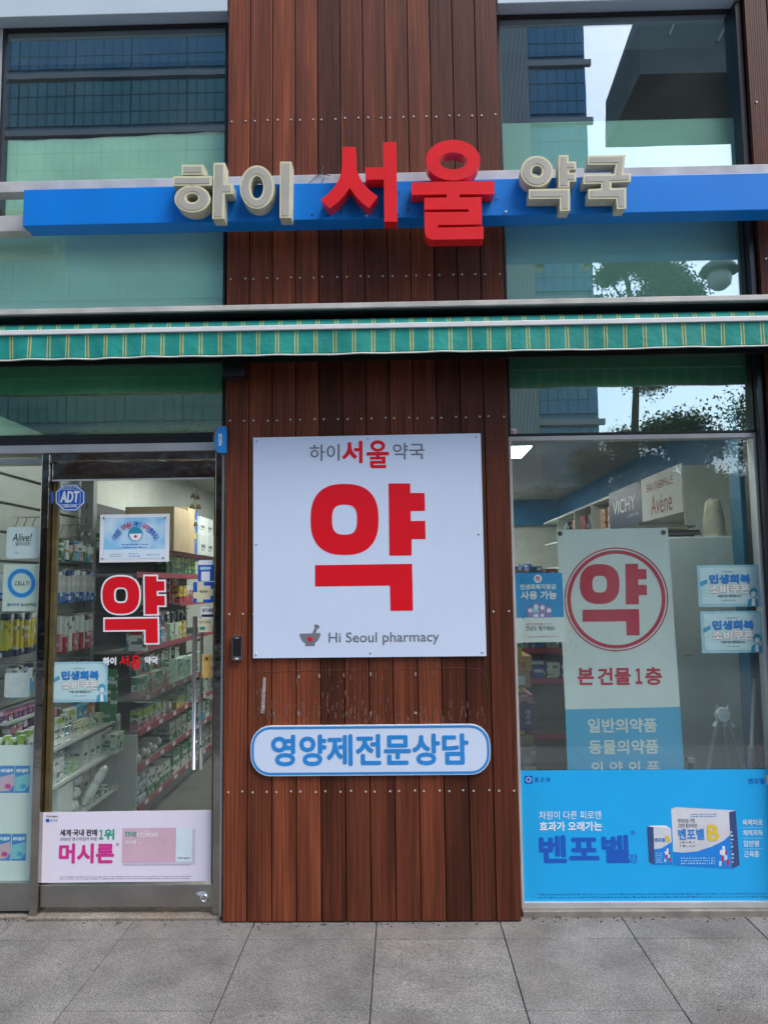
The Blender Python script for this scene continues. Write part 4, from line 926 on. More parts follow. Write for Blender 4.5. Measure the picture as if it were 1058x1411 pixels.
ceiling_light(1.20, 0.30, 'slim unseen fill light added just inside the right window', 0.42, 0.05)  # added lamp, out of view, to brighten the steel cabinet
ceiling_light(-1.45, 0.30, 'slim unseen fill light added just inside the glass door', 0.42, 0.05)  # likewise added out of view, to brighten the shelves behind the door
WHITE = mat('white_shelf_paint', (0.58, 0.62, 0.58), 0.45, 0, 0.04)
SLAT = mat('slat_board', (0.45, 0.49, 0.45), 0.5, 0, 0.05)
GREYS = mat('grey_shelf_metal', (0.22, 0.23, 0.23), 0.5, 0, 0.1)
REDL = mat('red_price_rail', (0.34, 0.035, 0.07), 0.4, 0, 0.06)
CARD = mat('cardboard', (0.36, 0.27, 0.16), 0.75, 0, 0.08, 10)
CARD2 = mat('tan_cardboard', (0.42, 0.30, 0.17), 0.75, 0, 0.08, 10)
OR_C = mat('orange_carton', (0.55, 0.33, 0.13), 0.7, 0, 0.06)
def packmat(name, col, rough=0.4, alts=None):
    if name in MATS: return MATS[name]
    m = mat(name, col, rough); nt = m.node_tree; b = nt.nodes['Principled BSDF']; L = nt.links.new; N = nt.nodes.new
    tc = N('ShaderNodeTexCoord'); oi = N('ShaderNodeObjectInfo'); ad = N('ShaderNodeVectorMath'); ad.operation = 'ADD'
    ml = N('ShaderNodeMath'); ml.operation = 'MULTIPLY'; ml.inputs[1].default_value = 3.0; L(oi.outputs['Random'], ml.inputs[0])
    cb = N('ShaderNodeCombineXYZ')
    for i in range(3): L(ml.outputs[0], cb.inputs[i])
    L(tc.outputs['Object'], ad.inputs[0]); L(cb.outputs[0], ad.inputs[1])
    mp = N('ShaderNodeMapping'); mp.inputs['Scale'].default_value = (26, 26, 46); L(ad.outputs[0], mp.inputs['Vector'])
    v = N('ShaderNodeTexVoronoi'); v.distance = 'CHEBYCHEV'; v.inputs['Scale'].default_value = 1.0; v.inputs['Randomness'].default_value = 0.2; L(mp.outputs[0], v.inputs['Vector'])
    sp = N('ShaderNodeSeparateColor'); L(v.outputs['Color'], sp.inputs[0])
    r = N('ShaderNodeValToRGB'); r.color_ramp.interpolation = 'CONSTANT'; e = r.color_ramp.elements
    e[0].position = 0; e[0].color = (*col, 1); e[1].position = 0.68; e[1].color = (*[min(0.8, c * 0.55 + 0.30) for c in col], 1)
    for p, c in ((0.78, (0.62, 0.66, 0.63)), (0.88, tuple(c * 0.28 for c in col)), (0.95, alts or tuple(c * 0.7 for c in col))):
        q = e.new(p); q.color = (*c, 1)
    L(sp.outputs[0], r.inputs['Fac']); L(r.outputs['Color'], b.inputs['Base Color'])
    return m
PG = packmat('pack_green', (0.02, 0.20, 0.075), 0.4); PLG = packmat('pack_lime', (0.30, 0.46, 0.06), 0.4); PB = packmat('pack_blue', (0.015, 0.12, 0.45), 0.35)
PLB = packmat('pack_light_blue', (0.07, 0.33, 0.55), 0.4); PP = packmat('pack_purple', (0.16, 0.025, 0.16), 0.4); PY = packmat('pack_yellow', (0.60, 0.47, 0.04), 0.4)
PR = packmat('pack_red', (0.42, 0.018, 0.035), 0.4); PO = packmat('pack_orange', (0.52, 0.21, 0.07), 0.45); PW = packmat('pack_white', (0.66, 0.70, 0.67), 0.45, (0.05, 0.25, 0.14))
PWP = mat('pack_plain_white', (0.62, 0.66, 0.63), 0.45, 0, 0.04); PNP = mat('plain_navy', (0.02, 0.03, 0.09), 0.4)
PMINT = packmat('pack_mint', (0.44, 0.60, 0.47), 0.5); PN = packmat('pack_navy', (0.02, 0.03, 0.09), 0.4); PGY = packmat('pack_grey', (0.30, 0.31, 0.32), 0.5); PPK = packmat('pack_pink', (0.58, 0.22, 0.25), 0.5)
CLEAR = mat('clear_wrap', (0.55, 0.57, 0.55), 0.2, 0, 0.2, 30, 0.5, 40)

# slat wall on the left with the white shelving under it
t = thing('slat_wall', 'pale slatted display board along the left wall of the shop', 'display board', (-2.2, 0.85, 0.8))
z = 0.80
while z < 2.62:
    boxp('slat', t, -2.235, 0.20, z, -2.212, 1.52, z + 0.152, SLAT, 0.002); z += 0.168
boxp('backing', t, -2.262, 0.20, 0.80, -2.237, 1.52, 2.62, GREYS)
t = thing('white_shelf_unit', 'low white shelving unit just inside the door on the left', 'shelf', (-2.04, 0.85, 0.005))
SHZ = (0.295, 0.545, 0.752); WX = -1.872
for z in SHZ: boxp('shelf_board', t, -2.23, 0.22, z - 0.022, WX, 1.44, z, WHITE, 0.002)
for y in (1.4405,): boxp('end_panel', t, -2.235, y, 0.006, WX - 0.002, y + 0.022, 0.775, WHITE, 0.002)
boxp('end_panel', t, -2.235, 0.197, 0.006, WX - 0.002, 0.219, 0.75, WHITE, 0.002)
boxp('back_panel', t, -2.252, 0.22, 0.006, -2.2315, 1.44, 0.75, WHITE); boxp('plinth', t, -2.23, 0.22, 0.006, WX - 0.03, 1.44, 0.10, WHITE)
t = thing('shelf_upright', 'tall grey metal upright standing at the end of the slatted board', 'upright', (-2.13, 1.49, 0.78))
boxp('post', t, -2.19, 1.464, 0.776, -2.10, 1.53, 2.45, GREYS); 
for i in range(14): boxp('slot', t, -2.15, 1.4625, 0.9 + i * 0.1, -2.143, 1.4635, 0.94 + i * 0.1, BLACK)
# red-railed shelving behind it
RX = -1.755; RY0, RY1 = 1.50, 4.6
t = thing('red_rail_shelf_unit', 'long dark shelving unit with crimson price rails behind the door', 'shelf', (-2.0, 3.0, 0.005))
RZS = (0.135, 0.405, 0.640, 0.865)
for z in RZS:
    boxp('shelf_board', t, -2.30, RY0, z - 0.02, RX - 0.006, RY1, z, GREYS); rl = boxp('price_rail', t, RX - 0.005, RY0, z - 0.034, RX, RY1, z + 0.010, REDL)
    for k in range(9):
        y = RY0 + 0.12 + k * 0.32 + random.uniform(0, 0.1); boxp('price_tag', rl, RX + 0.0005, y, z - 0.026, RX + 0.002, y + 0.075, z + 0.002, PAPER)
for z in (1.19, 1.74, 1.93):
    boxp('shelf_board', t, -2.30, RY0 + 0.06, z - 0.02, RX - 0.066, RY1, z, GREYS); boxp('price_rail', t, RX - 0.065, RY0 + 0.06, z - 0.03, RX - 0.06, RY1, z + 0.012, REDL)
boxp('back_panel', t, -2.319, RY0, 0.006, -2.301, RY1, 2.3, mat('dark_back_panel', (0.05, 0.05, 0.055), 0.6)); boxp('end_panel', t, -2.30, RY0 - 0.024, 0.006, RX - 0.01, RY0 - 0.001, 0.62, WHITE)
boxp('plinth', t, -2.30, RY0, 0.006, RX - 0.05, RY1, 0.11, GREYS)

PM = {}
def product(name, label, cat, group, x, y, z, dx, dy, dz, body, band=None, style=0, rot=0.0):
    """a carton whose printed fields are separate faces; x is its front (aisle) side, y its near side"""
    key = (round(dx, 3), round(dy, 3), round(dz, 3), body.name, band.name if band else '', style)
    if key not in PM:
        b = MB().box(-dx, 0, 0, 0, dy, dz, body); e = 0.0008
        if band:
            if style == 0: fields = ((0.0, 0.0, 1.0, 0.38, band), (0.18, 0.55, 0.82, 0.68, band))
            elif style == 1: fields = ((0.15, 0.35, 0.75, 0.5, band), (0.15, 0.22, 0.5, 0.28, PGREY))
            elif style == 2: fields = ((0.0, 0.72, 1.0, 1.0, band), (0.15, 0.3, 0.85, 0.44, PGREY))
            elif style == 4: fields = ((0.02, 0.02, 0.98, 0.30, PPK), (0.02, 0.62, 0.98, 0.98, band), (0.3, 0.36, 0.7, 0.54, PGREY))
            else: fields = ((0.0, 0.0, 0.34, 1.0, band), (0.45, 0.5, 0.9, 0.66, PGREY))
            for a, c_, d_, f_, m in fields:
                b.poly([[(dy * a, dz * c_), (dy * d_, dz * c_), (dy * d_, dz * f_), (dy * a, dz * f_)]], (e, 0, 0), (0, 1, 0), (0, 0, 1), m)
                b.poly([[(-dx * (1 - a), dz * c_), (-dx * (1 - d_), dz * c_), (-dx * (1 - d_), dz * f_), (-dx * (1 - a), dz * f_)]], (0, -e, 0), (1, 0, 0), (0, 0, 1), m)
        PM[key] = b.mesh(name)
    o = bpy.data.objects.new(name, PM[key]); COL.objects.link(o); o.location = (x, y, z + 0.0005); o.rotation_euler.z = rot
    return tag(o, label, cat, group)
CN = lambda m: m.name.replace('pack_', '').replace('_', ' ').replace('.001', '').replace('clear wrap', 'clear').replace('cream paper', 'cream')
def rowp(n, x, y0, step, z, dims, pal, name, label, cat, group, jit=0.3, style=None, depth=1, dxs=None):
    for i in range(n):
        for j in range(depth):
            body, band, st = pal[(i // 2 + j) % len(pal)] if len(pal) > 1 else pal[0]
            product(name, label.replace('{c}', CN(body) + (' and ' + CN(band) if band and 'print' not in band.name else '')), cat, group, x - j * (dims[0] + 0.008) - random.uniform(0, 0.012), y0 + i * step, z, dims[0], dims[1], dims[2] * (1 if not jit else random.choice((1, 1, 1 - 0.1 * jit))), body, band, st if style is None else style, random.uniform(-0.05, 0.05) * jit)

# --- top white shelf: rows of slim cosmetic boxes in front of a wire basket
rowp(9, WX - 0.16, 0.28, 0.072, 0.752, (0.045, 0.052, 0.155), [(PP, PPK, 2), (PP, PW, 0), (PLB, PW, 2)], 'cosmetic_box', 'slim {c} cosmetic box on the top white shelf inside the door', 'box', 'slim boxes on the top white shelf')
rowp(9, WX - 0.085, 0.25, 0.066, 0.752, (0.038, 0.046, 0.125), [(PW, PLG, 2), (PMINT, PLB, 0), (PW, PLB, 1)], 'cosmetic_box', 'slim {c} cosmetic box at the front of the top white shelf', 'box', 'white slim boxes on the top white shelf')
rowp(7, WX - 0.02, 0.86, 0.075, 0.752, (0.05, 0.058, 0.07), [(CRM, PGREY, 1), (PMINT, PGREY, 1)], 'sachet_pack', 'small {c} sachet pack along the front edge of the top white shelf', 'pack', 'cream packs on the top white shelf', 1.0)
t = thing('wire_basket', 'thin wire basket guarding the small packs on the top white shelf', 'basket', (WX - 0.01, 0.6, 0.753))
b = MB()
for z in (0.757, 0.80, 0.84): b.tube([(WX - 0.006, 0.24, z), (WX - 0.006, 0.84, z)], 0.0022, CHROME, 6)
for i in range(13): b.tube([(WX - 0.006, 0.24 + 0.05 * i, 0.754), (WX - 0.006, 0.24 + 0.05 * i, 0.84)], 0.0016, CHROME, 5)
obj('wires', b, t)
# --- middle white shelf
rowp(5, WX - 0.03, 0.92, 0.098, 0.545, (0.09, 0.085, 0.150), [(PWP, PG, 1)], 'medicine_carton', 'white carton with small green print at the far end of the middle white shelf', 'carton', 'white cartons on the middle white shelf', 0.2)
product('display_carton', 'pale mint carton jutting out at the end of the middle white shelf', 'carton', None, WX + 0.045, 1.24, 0.545, 0.11, 0.16, 0.125, PMINT, PG, 1)
for i in range(5):
    for k in range(4):
        product('ointment_box', 'small white and orange ointment box piled on the near middle white shelf', 'box', 'ointment boxes on the middle white shelf', WX - 0.01 - random.uniform(0, .01), 0.30 + i * 0.062, 0.545 + k * 0.0325, 0.075, 0.056, 0.031, PW, PO if (i + k) % 3 else PLB, 1, random.uniform(-.06, .06))
rowp(4, WX - 0.10, 0.27, 0.065, 0.545, (0.05, 0.06, 0.17), [(PN, PW, 1)], 'navy_box', 'dark navy box standing behind the ointment boxes on the middle white shelf', 'box', 'navy boxes on the middle white shelf', 0.2)
rowp(3, WX - 0.10, 0.62, 0.10, 0.545, (0.08, 0.09, 0.16), [(PGY, PW, 1)], 'grey_carton', 'grey carton in the middle of the middle white shelf', 'carton', 'grey cartons on the middle white shelf', 0.2)
for k in range(3): product('lime_box', 'flat lime and white box stacked on the middle white shelf', 'box', 'lime boxes on the middle white shelf', WX - 0.015, 0.68 + 0.01 * k, 0.545 + 0.026 * k, 0.09, 0.14, 0.0245, PMINT, PLG, 3, 0.04 * k)
# --- bottom white shelf
product('large_white_carton', 'large plain white carton on the lowest white shelf', 'carton', None, WX - 0.01, 0.52, 0.295, 0.26, 0.20, 0.215, PWP, None)
product('small_white_carton', 'small white carton in front of the large plain one on the lowest white shelf', 'carton', None, WX - 0.005, 0.30, 0.295, 0.16, 0.16, 0.085, PWP, PGREY, 1, 0.06)
rowp(2, WX - 0.12, 1.16, 0.12, 0.295, (0.09, 0.10, 0.17), [(PWP, PG, 1)], 'medicine_carton', 'white carton with small green print at the far end of the lowest white shelf', 'carton', 'white cartons on the lowest white shelf', 0.2)
def roll(label, x, y, z, ax, L, r, group):
    b = MB(); p = Vector((x, y, z)); d_ = Vector(ax).normalized(); n = 10
    ring = [(p + d_ * (L * i / n)) for i in range(n + 1)]
    k = len(b.v); seg = 12; a = d_.orthogonal().normalized(); c_ = d_.cross(a)
    for i, q in enumerate(ring):
        rr = r * (0.35 if i in (0, n) else 1.0) * (1 + 0.06 * math.sin(i * 2.1 + x * 50))
        for j in range(seg):
            tt = 2 * math.pi * j / seg; b.v.append(tuple(q + a * rr * math.cos(tt) + c_ * rr * math.sin(tt) * 0.9))
    for i in range(n):
        for j in range(seg):
            j2 = (j + 1) % seg; b.face((k + i * seg + j, k + i * seg + j2, k + (i + 1) * seg + j2, k + (i + 1) * seg + j), PWP if i in (2, 3, 4, 6, 7) else CLEAR, True)
    b.face([k + j for j in range(seg)], CLEAR); b.face([k + n * seg + j for j in range(seg)], CLEAR)
    o = obj('bandage_roll', b, None, 0, (x, y, z)); tag(o, label, 'bandage', group)
G = 'wrapped rolls on the lowest white shelf'
for k in range(3): roll('clear wrapped white bandage roll stacked on the lowest white shelf', WX - 0.17, 0.80 + 0.02 * k, 0.335 + 0.072 * k, (1, 0.06, 0), 0.16, 0.036, G)
roll('clear wrapped white bandage roll leaning across the lowest white shelf', WX - 0.02, 0.90, 0.315, (0.25, 0.45, 0.62), 0.26, 0.03, None)
rowp(8, WX - 0.235, 0.26, 0.078, 0.752, (0.05, 0.06, 0.20), [(PLG, PW, 2), (PPK, PW, 1), (PW, PB, 2)], 'tall_box', 'tall {c} box in the back row of the top white shelf', 'box', 'tall boxes on the top white shelf', 0.5)
rowp(6, WX - 0.12, 0.90, 0.075, 0.752, (0.06, 0.06, 0.13), [(PW, PLG, 2), (PLB, PW, 0), (PO, PW, 1)], 'mixed_box', '{c} box behind the cream packs on the top white shelf', 'box', 'mixed boxes on the top white shelf', 0.6)
for i in range(7): product('loose_sachet', 'loose pale sachet lying at the front of the lowest white shelf, ' + ('nearest', 'second', 'third', 'fourth', 'fifth', 'sixth', 'farthest')[i], 'sachet', 'loose sachets on the lowest white shelf', WX - 0.01, 1.0 + 0.055 * i, 0.295, 0.07, 0.05, 0.02 + 0.008 * (i % 3), (PW, PMINT, PGY)[i % 3], PLB, 1, random.uniform(-.3, .3))
# --- red rail shelves: bottom
Y0 = RY0 + 0.03
for k in range(4):
    product('blue_striped_box', 'blue and white box stacked at the near end of the lowest crimson rail shelf', 'box', 'blue boxes on the lowest crimson rail shelf', RX - 0.02 - 0.008 * (k % 2), Y0 + 0.03, 0.135 + 0.046 * k, 0.13, 0.16, 0.0435, PW, PLB, 0)
for k in range(3): product('green_band_carton', 'white and green carton next to the blue boxes on the lowest crimson rail shelf', 'carton', 'green cartons on the lowest crimson rail shelf', RX - 0.02, Y0 + 0.22 + 0.19 * (k % 3), 0.135, 0.18, 0.17, 0.15 if k else 0.185, PW, PG, 0)
for k in range(3): product('green_carton', 'broad green and white carton on the middle of the lowest crimson rail shelf', 'carton', 'broad green cartons on the lowest crimson rail shelf', RX - 0.015, Y0 + 0.82 + 0.24 * k, 0.135, 0.2, 0.21, 0.19, PG, PW, 0)
rowp(5, RX - 0.03, Y0 + 1.58, 0.17, 0.135, (0.16, 0.15, 0.16), [(PGY, PW, 1)], 'grey_carton', 'grey carton at the far end of the lowest crimson rail shelf', 'carton', 'grey cartons on the lowest crimson rail shelf', 0.4)
# second
for k in range(6): roll('white wrapped roll lying at the near end of the second crimson rail shelf', RX - 0.2, Y0 + 0.06 + 0.085 * k, 0.44 + 0.03 * (k % 2), (1, 0.1 * (k % 3 - 1), 0.0), 0.19, 0.034, 'wrapped rolls on the second crimson rail shelf')
rowp(3, RX - 0.02, Y0 + 0.78, 0.16, 0.405, (0.15, 0.14, 0.15), [(CLEAR, PG, 0)], 'wrapped_pack', 'clear wrapped pack with green base on the second crimson rail shelf', 'pack', 'clear packs on the second crimson rail shelf', 0.3)
rowp(5, RX - 0.02, Y0 + 1.30, 0.15, 0.405, (0.15, 0.13, 0.16), [(PG, PW, 0), (PW, PLB, 0)], 'green_carton', '{c} carton on the far part of the second crimson rail shelf', 'carton', 'cartons on the second crimson rail shelf', 0.4)
# third
rowp(7, RX - 0.015, Y0 + 0.02, 0.088, 0.640, (0.06, 0.078, 0.135), [(PW, PLG, 4), (PMINT, PLG, 4)], 'herbal_box', '{c} herbal box at the near end of the third crimson rail shelf', 'box', 'herbal boxes on the third crimson rail shelf', 0.4)
product('yellow_box', 'bright yellow box on the third crimson rail shelf', 'box', None, RX - 0.02, Y0 + 0.92, 0.640, 0.12, 0.24, 0.09, PY, None)
roll('crumpled clear bag beside the yellow box on the third crimson rail shelf', RX - 0.13, Y0 + 0.74, 0.68, (1, 0.2, 0.1), 0.12, 0.042, None)
rowp(7, RX - 0.02, Y0 + 1.25, 0.12, 0.640, (0.1, 0.1, 0.15), [(PW, PMINT, 1), (PGY, PW, 1)], 'pale_carton', '{c} carton on the far part of the third crimson rail shelf', 'carton', 'pale cartons on the third crimson rail shelf', 0.4)
# fourth
rowp(8, RX - 0.02, Y0 + 0.02, 0.088, 0.865, (0.06, 0.078, 0.14), [(PW, PG, 4), (PO, PW, 2)], 'herbal_box', '{c} herbal box on the fourth crimson rail shelf', 'box', 'herbal boxes on the fourth crimson rail shelf', 0.4)
rowp(10, RX - 0.05, Y0 + 0.80, 0.10, 0.865, (0.08, 0.085, 0.17), [(PMINT, PW, 1), (PW, PMINT, 1)], 'pale_box', '{c} box behind the clear screen on the fourth crimson rail shelf', 'box', 'pale boxes on the fourth crimson rail shelf', 0.5)
t = thing('clear_screen', 'clear acrylic sheet with pale edges hanging in the aisle behind the door', 'screen', (-1.4, 1.15, 0.85))
sx0, sz0, sx1, sz1 = rect(187, 909, 263, 967, 1.1)
boxp('sheet', t, sx0, 1.1, sz0, sx1, 1.104, sz1, glass('acrylic', (0.72, 0.80, 0.75), 0.06, 0.0, 0.10)); boxp('lower_edge', t, sx0, 1.097, sz0 - 0.004, sx1, 1.107, sz0, PMINT); boxp('upper_edge', t, sx0, 1.097, sz1, sx1, 1.107, sz1 + 0.003, PMINT)
# counter-height shelf (z 1.19) and pegs above it
rowp(9, RX - 0.085, Y0 + 0.10, 0.085, 1.19, (0.06, 0.072, 0.12), [(PLB, PW, 1), (PW, PO, 4), (PW, PG, 0)], 'small_box', 'small {c} box on the shelf under the big red door letter', 'box', 'boxes under the big red door letter', 0.4)
product('picture_box', 'white box with a red corner and hand picture left of the big red door letter', 'box', None, RX + 0.02, Y0 - 0.01 + 0.02, 1.19, 0.12, 0.05, 0.155, PW, PR, 2)
rowp(4, RX - 0.08, Y0 + 0.95, 0.12, 1.19, (0.08, 0.10, 0.15), [(PMINT, PW, 1), (PY, PW, 1)], 'yellow_jar_box', '{c} box on the eye level shelf behind the door handle', 'box', 'yellow boxes on the eye level shelf', 0.4)
def hang(label, group, x, y, z, dx, dy, dz, body, band, style=0):
    t = thing('hanging_pack', label, 'pack', (x, y, z), group)
    th = random.uniform(-0.12, 0.12); dz *= random.uniform(0.93, 1.0)
    b = MB().box(x - dx, y, z, x, y + dy * 0.8, z + dz, body)
    b.box(x - dx - 0.0012, y - 0.0012, z + dz * 0.86, x + 0.0012, y + dy * 0.8 + 0.0012, z + dz, random.choice([PW, band or body, PN]))
    b.box(x - dx * 0.62, y - 0.004, z + dz * 0.32, x - dx * 0.38, y - 0.0003, z + dz * 0.84, random.choice([PB, PPK, PW, PLG, PY]))
    if band:
        h = {0: 0.3, 1: 0.5, 2: 0.16}[style]
        b.box(x - dx - 0.001, y - 0.001, z, x + 0.001, y + dy + 0.001, z + dz * h, band)
    obj('card', b, t)
    obj('hook', MB().tube([(x - 0.14, y + dy / 2, z + dz + 0.008), (x + 0.02, y + dy / 2, z + dz + 0.008), (x + 0.025, y + dy / 2, z + dz + 0.02)], 0.0022, CHROME, 5), t)
def hangrow(n, y0, step, z, x, dims, body, band, label, group, style=0, alt=None):
    for i in range(n):
        bd_ = band if alt is None else alt[i % len(alt)]
        hang(label.replace('{c}', CN(bd_)), group, x + random.uniform(-.015, .015), y0 + i * step, z + random.uniform(-.006, .006), dims[0], dims[1], dims[2], body, bd_, style)
hangrow(11, 0.86, 0.056, 1.55, -2.06, (0.05, 0.042, 0.21), CLEAR, PB, 'clear hanging pack with blue base left of the big red door letter', 'blue based packs hanging by the slats', 0)
hangrow(10, 0.82, 0.060, 1.24, -2.06, (0.05, 0.036, 0.23), PW, PR, 'slim white and {c} toothbrush pack hanging left of the big red door letter', 'pink toothbrush packs hanging by the slats', 1, [PR, PPK, PR, PW])
hangrow(8, 0.28, 0.047, 1.27, -2.08, (0.04, 0.036, 0.24), PY, PN, 'yellow and black toothbrush pack hanging behind the side window', 'yellow toothbrush packs behind the side window', 2)
hangrow(4, 0.36, 0.055, 1.04, -2.08, (0.05, 0.045, 0.17), PW, PLB, 'white and light blue pack hanging under the yellow toothbrushes', 'light blue packs behind the side window', 1)
hangrow(6, 0.86, 0.09, 1.08, -2.08, (0.05, 0.075, 0.09), PW, PLB, 'small white and {c} pack hanging in the lowest row by the slats', 'small packs hanging by the slats', 1, [PR, PLB, PB, PGY])
hangrow(9, 0.90, 0.062, 1.82, -2.08, (0.05, 0.045, 0.13), PW, PG, 'small white and {c} pack in the highest hanging row by the slats', 'high packs hanging by the slats', 1, [PG, PLB, PO])
hangrow(7, 0.26, 0.055, 1.58, -2.09, (0.045, 0.04, 0.15), PW, PB, 'small white and {c} pack hanging above the yellow toothbrushes', 'packs above the yellow toothbrushes', 0, [PB, PR, PLG])
hangrow(12, Y0 + 0.2, 0.09, 1.0, RX - 0.10, (0.05, 0.06, 0.13), PW, PG, '{c} based white pack hanging under the eye level shelf behind the door', 'packs under the eye level shelf', 0, [PG, PO, PLB, PY])
hangrow(16, Y0 + 0.15, 0.075, 1.50, RX - 0.14, (0.05, 0.06, 0.23), PR, PN, 'red hanging pack with {c} base in the row behind the big red door letter', 'dark packs behind the big red door letter', 0, [PR, PPK, PR, PG])
hangrow(12, Y0 + 0.55, 0.085, 1.28, RX - 0.12, (0.05, 0.06, 0.16), PN, PR, 'navy hanging pack with {c} base in the lower dark row behind the door letter', 'dark lower packs behind the door letter', 0, [PR, PN, PB])
rowp(7, RX - 0.075, Y0 + 1.2, 0.11, 1.50, (0.08, 0.095, 0.15), [(PY, PR, 0), (PR, PW, 2), (PG, PW, 2)], 'bright_box', '{c} box in the peg row right of the big red door letter', 'box', 'bright boxes right of the door letter', 0.3)
t = thing('peg_shelf', 'narrow shelf with crimson rail carrying bright boxes right of the door letter', 'shelf', (-1.9, Y0 + 1.7, 1.47))
boxp('board', t, -2.30, Y0 + 1.15, 1.482, RX - 0.07, RY1 - 0.02, 1.50, GREYS); boxp('rail', t, RX - 0.069, Y0 + 1.15, 1.474, RX - 0.064, RY1 - 0.02, 1.508, REDL)
rowp(8, RX - 0.09, Y0 + 0.85, 0.11, 1.74, (0.1, 0.1, 0.16), [(PG, PLG, 2), (PLG, PG, 0)], 'green_box', '{c} box on the shelf below the top cartons behind the door plaque', 'box', 'green boxes behind the door plaque', 0.4)
# top of the units: cartons
for a in ((RX - 0.10, Y0 + 0.10, 0.42, 0.30, 0.21, PMINT, PG, 'pale mint carton on top of the shelves left of the plaque'), (RX - 0.05, Y0 + 0.42, 0.30, 0.28, 0.25, PW, PG, 'white green printed carton on top of the shelves above the plaque'),
          (RX + 0.00, Y0 + 0.72, 0.40, 0.45, 0.36, CARD, None, 'large brown cardboard carton on top of the shelves above the plaque'), (RX - 0.02, Y0 + 1.20, 0.35, 0.22, 0.40, CARD2, None, 'tan cardboard carton beside the large brown one on top of the shelves'),
          (RX - 0.04, Y0 + 1.45, 0.30, 0.14, 0.40, PB, PY, 'blue and yellow carton on top of the shelves'), (RX - 0.02, Y0 + 1.62, 0.3, 0.24, 0.20, PWP, PGREY, 'white carton with grey print right of the blue one on top of the shelves'),
          (RX - 0.02, Y0 + 1.89, 0.3, 0.24, 0.20, PWP, PGREY, 'second white carton with grey print on top of the shelves'), (RX - 0.02, Y0 + 2.16, 0.3, 0.24, 0.21, PWP, PGREY, 'white carton with grey print farthest back on top of the shelves')):
    product('storage_carton', a[7], 'carton', 'cartons on top of the shelves', a[0], a[1], 1.93, a[2], a[3], a[4], a[5], a[6], 1)
for y in (1.64, 1.91): product('storage_carton', 'white carton stacked on another, nearer one' if y < 1.7 else 'white carton stacked on another, farther one', 'carton', 'cartons on top of the shelves', RX - 0.03, Y0 + y, 2.132, 0.28, 0.22, 0.16, PWP, PGREY, 1)
# green flyer stand next to the coupon poster
t = thing('green_stand', 'dark green display card standing behind the coupon poster on the door', 'card', (*at(155, 965, 1.2)[:1], 1.2, 0.76))
X0, Z0, X1, Z1 = rect(148, 922, 162, 962, 1.2); obj('card', MB().prism([rrect(X0 - 0.05, 0.757, X1, Z1, 0.012)], 1.2, 1.205, PG, PG), t)
lettering(t, '이브', (150.5, 932, 158.5, 940), 1.198, PWHITE, 0.02)
# side window rack of green packs
t = thing('white_rack', 'white wire rack shelf behind the side window', 'rack', (-2.0, 0.2, 0.70))
rowp(8, -1.90, 0.20, 0.001, 0.70, (0.03, 0.05, 0.1), [(PLG, PW, 2)], 'x', 'x', 'x', 'x') if False else None
boxp('board', t, -2.18, 0.14, 0.708, -1.885, 0.215, 0.724, WHITE); b = MB()
for z in (0.74, 0.80): b.tube([(-2.19, 0.135, z), (-1.885, 0.135, z)], 0.002, CHROME, 5)
for i in range(9): b.tube([(-2.18 + i * 0.036, 0.135, 0.724), (-2.18 + i * 0.036, 0.135, 0.80)], 0.0016, CHROME, 5)
obj('wires', b, t)
for i in range(7):
    product('gel_pack', 'slim green and white pack in the wire rack behind the side window', 'pack', 'green packs in the side window rack', -2.145 + i * 0.039, 0.15, 0.724, 0.026, 0.045, 0.15 - 0.012 * (i % 2), PW, PLG, 2, random.uniform(-.1, .1))
for i in range(8):
    product('purple_pack', 'small purple pack in the back row behind the side window', 'pack', 'purple packs behind the side window', -2.05, 0.225 + i * 0.001 + 0.05 * i, 0.93 - 0.0, 0.05, 0.042, 0.05, PP, PPK, 2)
t = thing('purple_ledge', 'short pale ledge carrying purple packs on the slatted board', 'ledge', (-2.13, 0.4, 0.91)); boxp('board', t, -2.211, 0.222, 0.915, -2.03, 0.66, 0.93, SLAT)
# wire arms on the slats
for y, l in ((0.55, 'wire display arm on the slats behind the side window'), (1.15, 'wire display arm on the slats behind the security sticker')):
    t = thing('wire_display_hook', l, 'hook', (-2.12, y, 2.0)); b = MB()
    for z in (1.98, 2.06): b.tube([(-2.21, y, z), (-1.98, y, z)], 0.004, STEEL, 6)
    for i in range(5): b.tube([(-2.2 + 0.05 * i, y, 1.98), (-2.17 + 0.05 * i, y, 2.06)], 0.003, STEEL, 5)
    b.tube([(-2.0, y, 1.98), (-2.0, y, 1.84)], 0.004, STEEL, 6); obj('wires', b, t)
# door bells on a string
t = thing('door_bells', 'brass bells on a string hanging at the top right of the glass door', 'bell', (*at(268, 728, 0.16)[:1], 0.16, at(268, 728, 0.16)[1])); GOLD = mat('brass_bell', (0.36, 0.24, 0.10), 0.3, 0.8)
b = MB(); b.tube([(*at(270 + 1.5 * math.sin(i), 664 + i * 5, 0.16)[:1], 0.16, at(270, 664 + i * 5, 0.16)[1]) for i in range(13)], 0.0015, GOLD, 5); obj('string', b, t)
for x, y, k in ((266, 683, 1), (272, 685, 1), (265, 697, 1.1), (274, 698, 1.1), (270, 722, 0.9)):
    X, Z = at(x, y, 0.16); obj('bell', MB().lathe([(0.003 * k, 0.012 * k), (0.009 * k, 0.006 * k), (0.013 * k, -0.006 * k), (0.015 * k, -0.012 * k)], (X, 0.16, Z), GOLD, 12), t)

